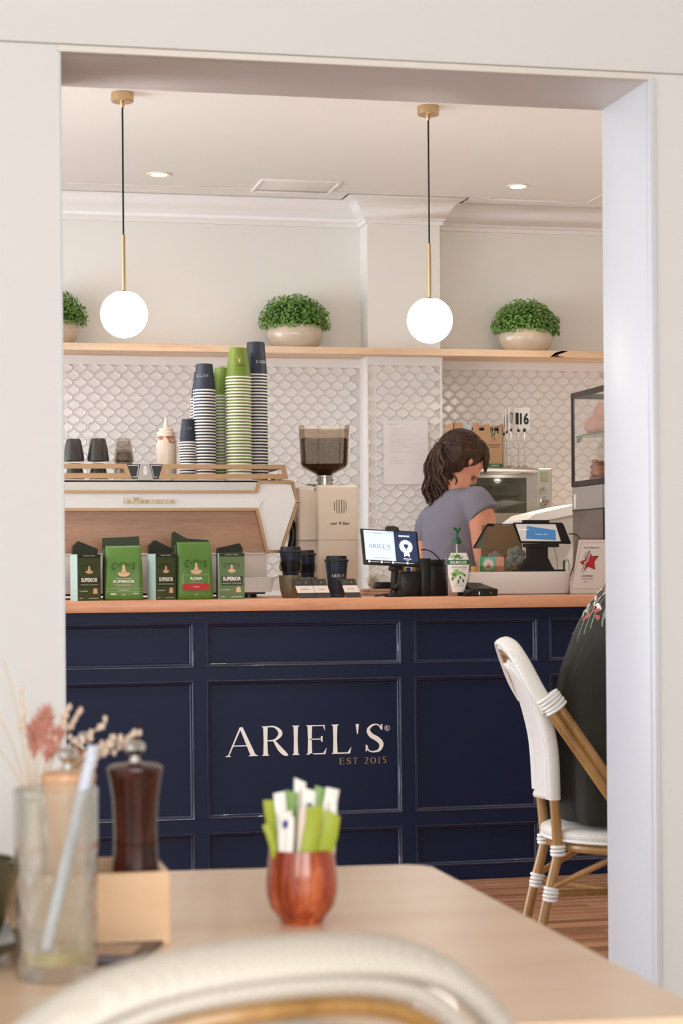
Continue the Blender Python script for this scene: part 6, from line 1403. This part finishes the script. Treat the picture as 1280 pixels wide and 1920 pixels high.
# ---- tall cut glass with straw
c = PZ(107, 1832, ZTB); r0 = .0355; hG = .166
def cutglass():
    m, n, l, b = newmat('cut_glass'); tc = n.new('ShaderNodeTexCoord')
    tr = n.new('ShaderNodeBsdfTransparent'); tr.inputs[0].default_value = lin('fbfbf9'); gl = n.new('ShaderNodeBsdfGlossy'); gl.inputs['Roughness'].default_value = .12
    df = n.new('ShaderNodeBsdfTranslucent'); df.inputs[0].default_value = lin('f0f2ec'); d2_ = n.new('ShaderNodeBsdfDiffuse'); d2_.inputs[0].default_value = lin('eceee8')
    fr = n.new('ShaderNodeLayerWeight'); fr.inputs['Blend'].default_value = .45
    m1 = n.new('ShaderNodeMixShader'); m2 = n.new('ShaderNodeMixShader'); m3 = n.new('ShaderNodeMixShader'); m3.inputs[0].default_value = .5; m1.inputs[0].default_value = .10
    l.new(df.outputs[0], m3.inputs[1]); l.new(d2_.outputs[0], m3.inputs[2]); l.new(tr.outputs[0], m1.inputs[1]); l.new(m3.outputs[0], m1.inputs[2])
    l.new(fr.outputs['Facing'], m2.inputs[0]); l.new(m1.outputs[0], m2.inputs[1]); l.new(gl.outputs[0], m2.inputs[2]); l.new(m2.outputs[0], n['Material Output'].inputs['Surface']); return m
t = thing('highball_glass', 'tall cut glass tumbler with a little yellow drink left, front left of the table', 'glass', (c.x, c.y, ZTB+.0003)); local(t)
g = G(); seg = 72; rg = []
for i in range(50):
    z = hG*i/49; R_ = r0+.0022*i/49; ring = []
    for j in range(seg):
        a = 2*PI*j/seg; cut = 0
        if .008 < z < .118: cut = -.0013*(abs(math.sin(6*a+z*95))**.6+abs(math.sin(6*a-z*95))**.6-1)
        ring.append(((R_+cut)*math.cos(a), (R_+cut)*math.sin(a), z))
    rg.append(ring)
for z, R_ in ((hG+.001, r0+.0012), (hG, r0-.0004), (hG*.5, r0-.0012), (.014, r0-.003), (.011, .0004)): rg.append([(R_*math.cos(2*PI*j/seg), R_*math.sin(2*PI*j/seg), z) for j in range(seg)])
g.rings(rg); g.build('tumbler', cutglass(), t, smooth=50)
g = G(); g.lathe([(0, .0118), (r0-.0036, .0145), (r0-.0036, .026), (0, .026)], seg=32); g.build('drink', mat('pale_yellow_drink', 'e6d684', .1, trans=.6), t)
tp = P(176, 1398, c.y+.004)-Vector((c.x, c.y, ZTB)); b0 = Vector((-.012, -.004, .017))
t2 = thing('paper_straw', 'silvery white paper straw leaning in the tall cut glass', 'straw', (c.x, c.y, ZTB)); local(t2)
g = G(); A = [b0.lerp(tp, i/14) for i in range(15)]; g.tube(A, .0054, 14, cap=False); o = g.build('straw', mat('silver_marbled_paper', 'c6cad6', .4, var=.35, vs=90), t2); m = o.modifiers.new('s', 'SOLIDIFY'); m.thickness = .0006
# ---- mug and saucer at the left border
c = PZ(-42, 1800, ZTB); OLV = mat('olive_stoneware', '4a4630', .25, var=.15, vs=30, coat=.3)
g = G(); g.lathe([(0, 0), (.035, 0), (.045, .006), (.064, .016), (.072, .020), (.072, .024), (.062, .022), (.03, .010), (0, .009)], seg=48); o = g.build('saucer', OLV); o.location = (c.x-.020, c.y, ZTB); single(o, 'dark olive saucer at the left border of the table', 'saucer')
g = G(); g.lathe([(0, .0), (.024, 0), (.028, .004), (.040, .03), (.047, .062), (.048, .082), (.0455, .083), (.044, .06), (.03, .012), (0, .01)], seg=40); o = g.build('coffee_mug', OLV); o.location = (c.x-.012, c.y+.005, ZTB+.0095); single(o, 'dark olive mug on the saucer at the left border', 'cup')
# ---- brown bud vase with foil, far edge
c = PZ(152, 1560, ZTB); c = P(152, 1440, 2.24); hz = P(152, 1402, 2.24).z-ZTB
t = thing('foil_pot', 'small red-brown pot with crumpled silver foil, behind the salt mill', 'pot', (c.x, 2.24, ZTB)); local(t)
g = G(); g.lathe([(0, 0), (.013, 0), (.015, .01), (.013, hz*.5), (.017, hz*.85), (.0175, hz), (.014, hz), (.012, hz*.8), (0, hz*.7)], seg=28); g.build('pot', mat('terracotta_brown', '8a4a30', .5), t)
g = G()
for i in range(9): a = i*.9; g.add_sphere((.006*math.cos(a), .006*math.sin(a), hz+.002+.0015*i), (.006, .005, .004), 6, 4)
for v in g.bm.verts: v.co += Vector((noise.noise(v.co*300), noise.noise(v.co*310+Vector((5, 0, 0))), noise.noise(v.co*290+Vector((0, 7, 0)))))*.004
g.build('foil', CHROME, t, smooth=0)
# ---- dried flowers in a small vase inside the crate
VY = Y0k+.085; vp = P(62, 1500, VY); vz = ZTB+.0055
t = thing('bud_vase', 'small cream vase with dried flowers in the crate behind the tall glass', 'vase', (vp.x, VY, vz)); local(t)
g = G(); g.lathe([(0, 0), (.018, 0), (.020, .01), (.017, .06), (.010, .10), (.008, .118), (.010, .126), (.008, .126), (.006, .11), (0, .05)], seg=28); g.build('vase', CREAM, t)
mouth = Vector((vp.x, VY, vz+.126)); PKF = mat('dusty_pink_plume', 'c98d7c', .9, var=.15, vs=80); BGF = mat('beige_dried_flower', 'd9c0ac', .9, var=.12, vs=80); STM = mat('straw_coloured_stem', 'cbb496', .8)
def dried(px, py, kind, lab, dy=0, n=14):
    tip = P(px, py, VY+dy); b0 = mouth-Vector((0, 0, .09)); mid = mouth.lerp(tip, .5)+Vector(((tip.x-mouth.x)*-.12, 0, .012))
    t = thing('dried_flower', lab, 'dried flower', tuple(b0), 'dried flowers in the bud vase')
    path = bez(b0, mouth, mid, tip, 14); g = G(); g.tube(path, [.0011]*10+[.0008]*5, 6); g.build('stem', STM, t)
    if kind == 'stem': return
    rr = random.Random(int(px*7+py)); g = G()
    if kind == 'plume':
        for i in range(90):
            u = rr.random(); p = path[-1].lerp(path[-6], u*.9); r_ = .010*math.sin(PI*(u*.85+.1)); d = Vector((rr.uniform(-1, 1), rr.uniform(-1, 1), rr.uniform(.2, 1.3))).normalized(); g.tube([p, p+d*r_*.6, p+d*r_*1.5+Vector((0, 0, .003))], [.0016, .0013, .0003], 4)
    else:
        for i in range(n):
            u = i/n; p = path[-1].lerp(path[-5], u); q = p+Vector((rr.uniform(-1, 1)*.010*u, rr.uniform(-1, 1)*.006, rr.uniform(0, .004))); g.tube([p, q], .0008, 4); g.add_sphere(q, (.0024, .0022, .0036), 6, 5)
    g.build('flower_head', PKF if kind == 'plume' else BGF, t)
dried(88, 1330, 'plume', 'taller dusty pink plume of the dried bunch'); dried(112, 1372, 'plume', 'shorter dusty pink plume right of the taller one'); dried(66, 1362, 'plume', 'palest pink plume at the left of the dried bunch', .01)
dried(130, 1326, 'sprig', 'beige knobbly sprig beside the door jamb edge'); dried(151, 1334, 'sprig', 'thin beige sprig just right of the jamb edge', .01, 9)
dried(198, 1356, 'sprig', 'single beige sprig standing high above the straw', -.005, 8); dried(225, 1384, 'sprig', 'beige sprig forking above the pepper mill', .0, 8); dried(262, 1376, 'sprig', 'rightmost beige sprig reaching over the pepper mill', -.01, 12); dried(210, 1388, 'sprig', 'short beige sprig next to the straw tip', .008, 8); dried(232, 1402, 'sprig', 'lowest beige sprig in front of the pepper mill knob', .0, 7)
dried(6, 1236, 'stem', 'longest bare stem arching to the upper left'); dried(-12, 1330, 'stem', 'bare stem leaning left below the longest one', .01); dried(-20, 1392, 'stem', 'lowest bare stem bending to the left border', -.008); dried(40, 1300, 'sprig', 'pale fine sprig left of the pink plumes', .01, 6)
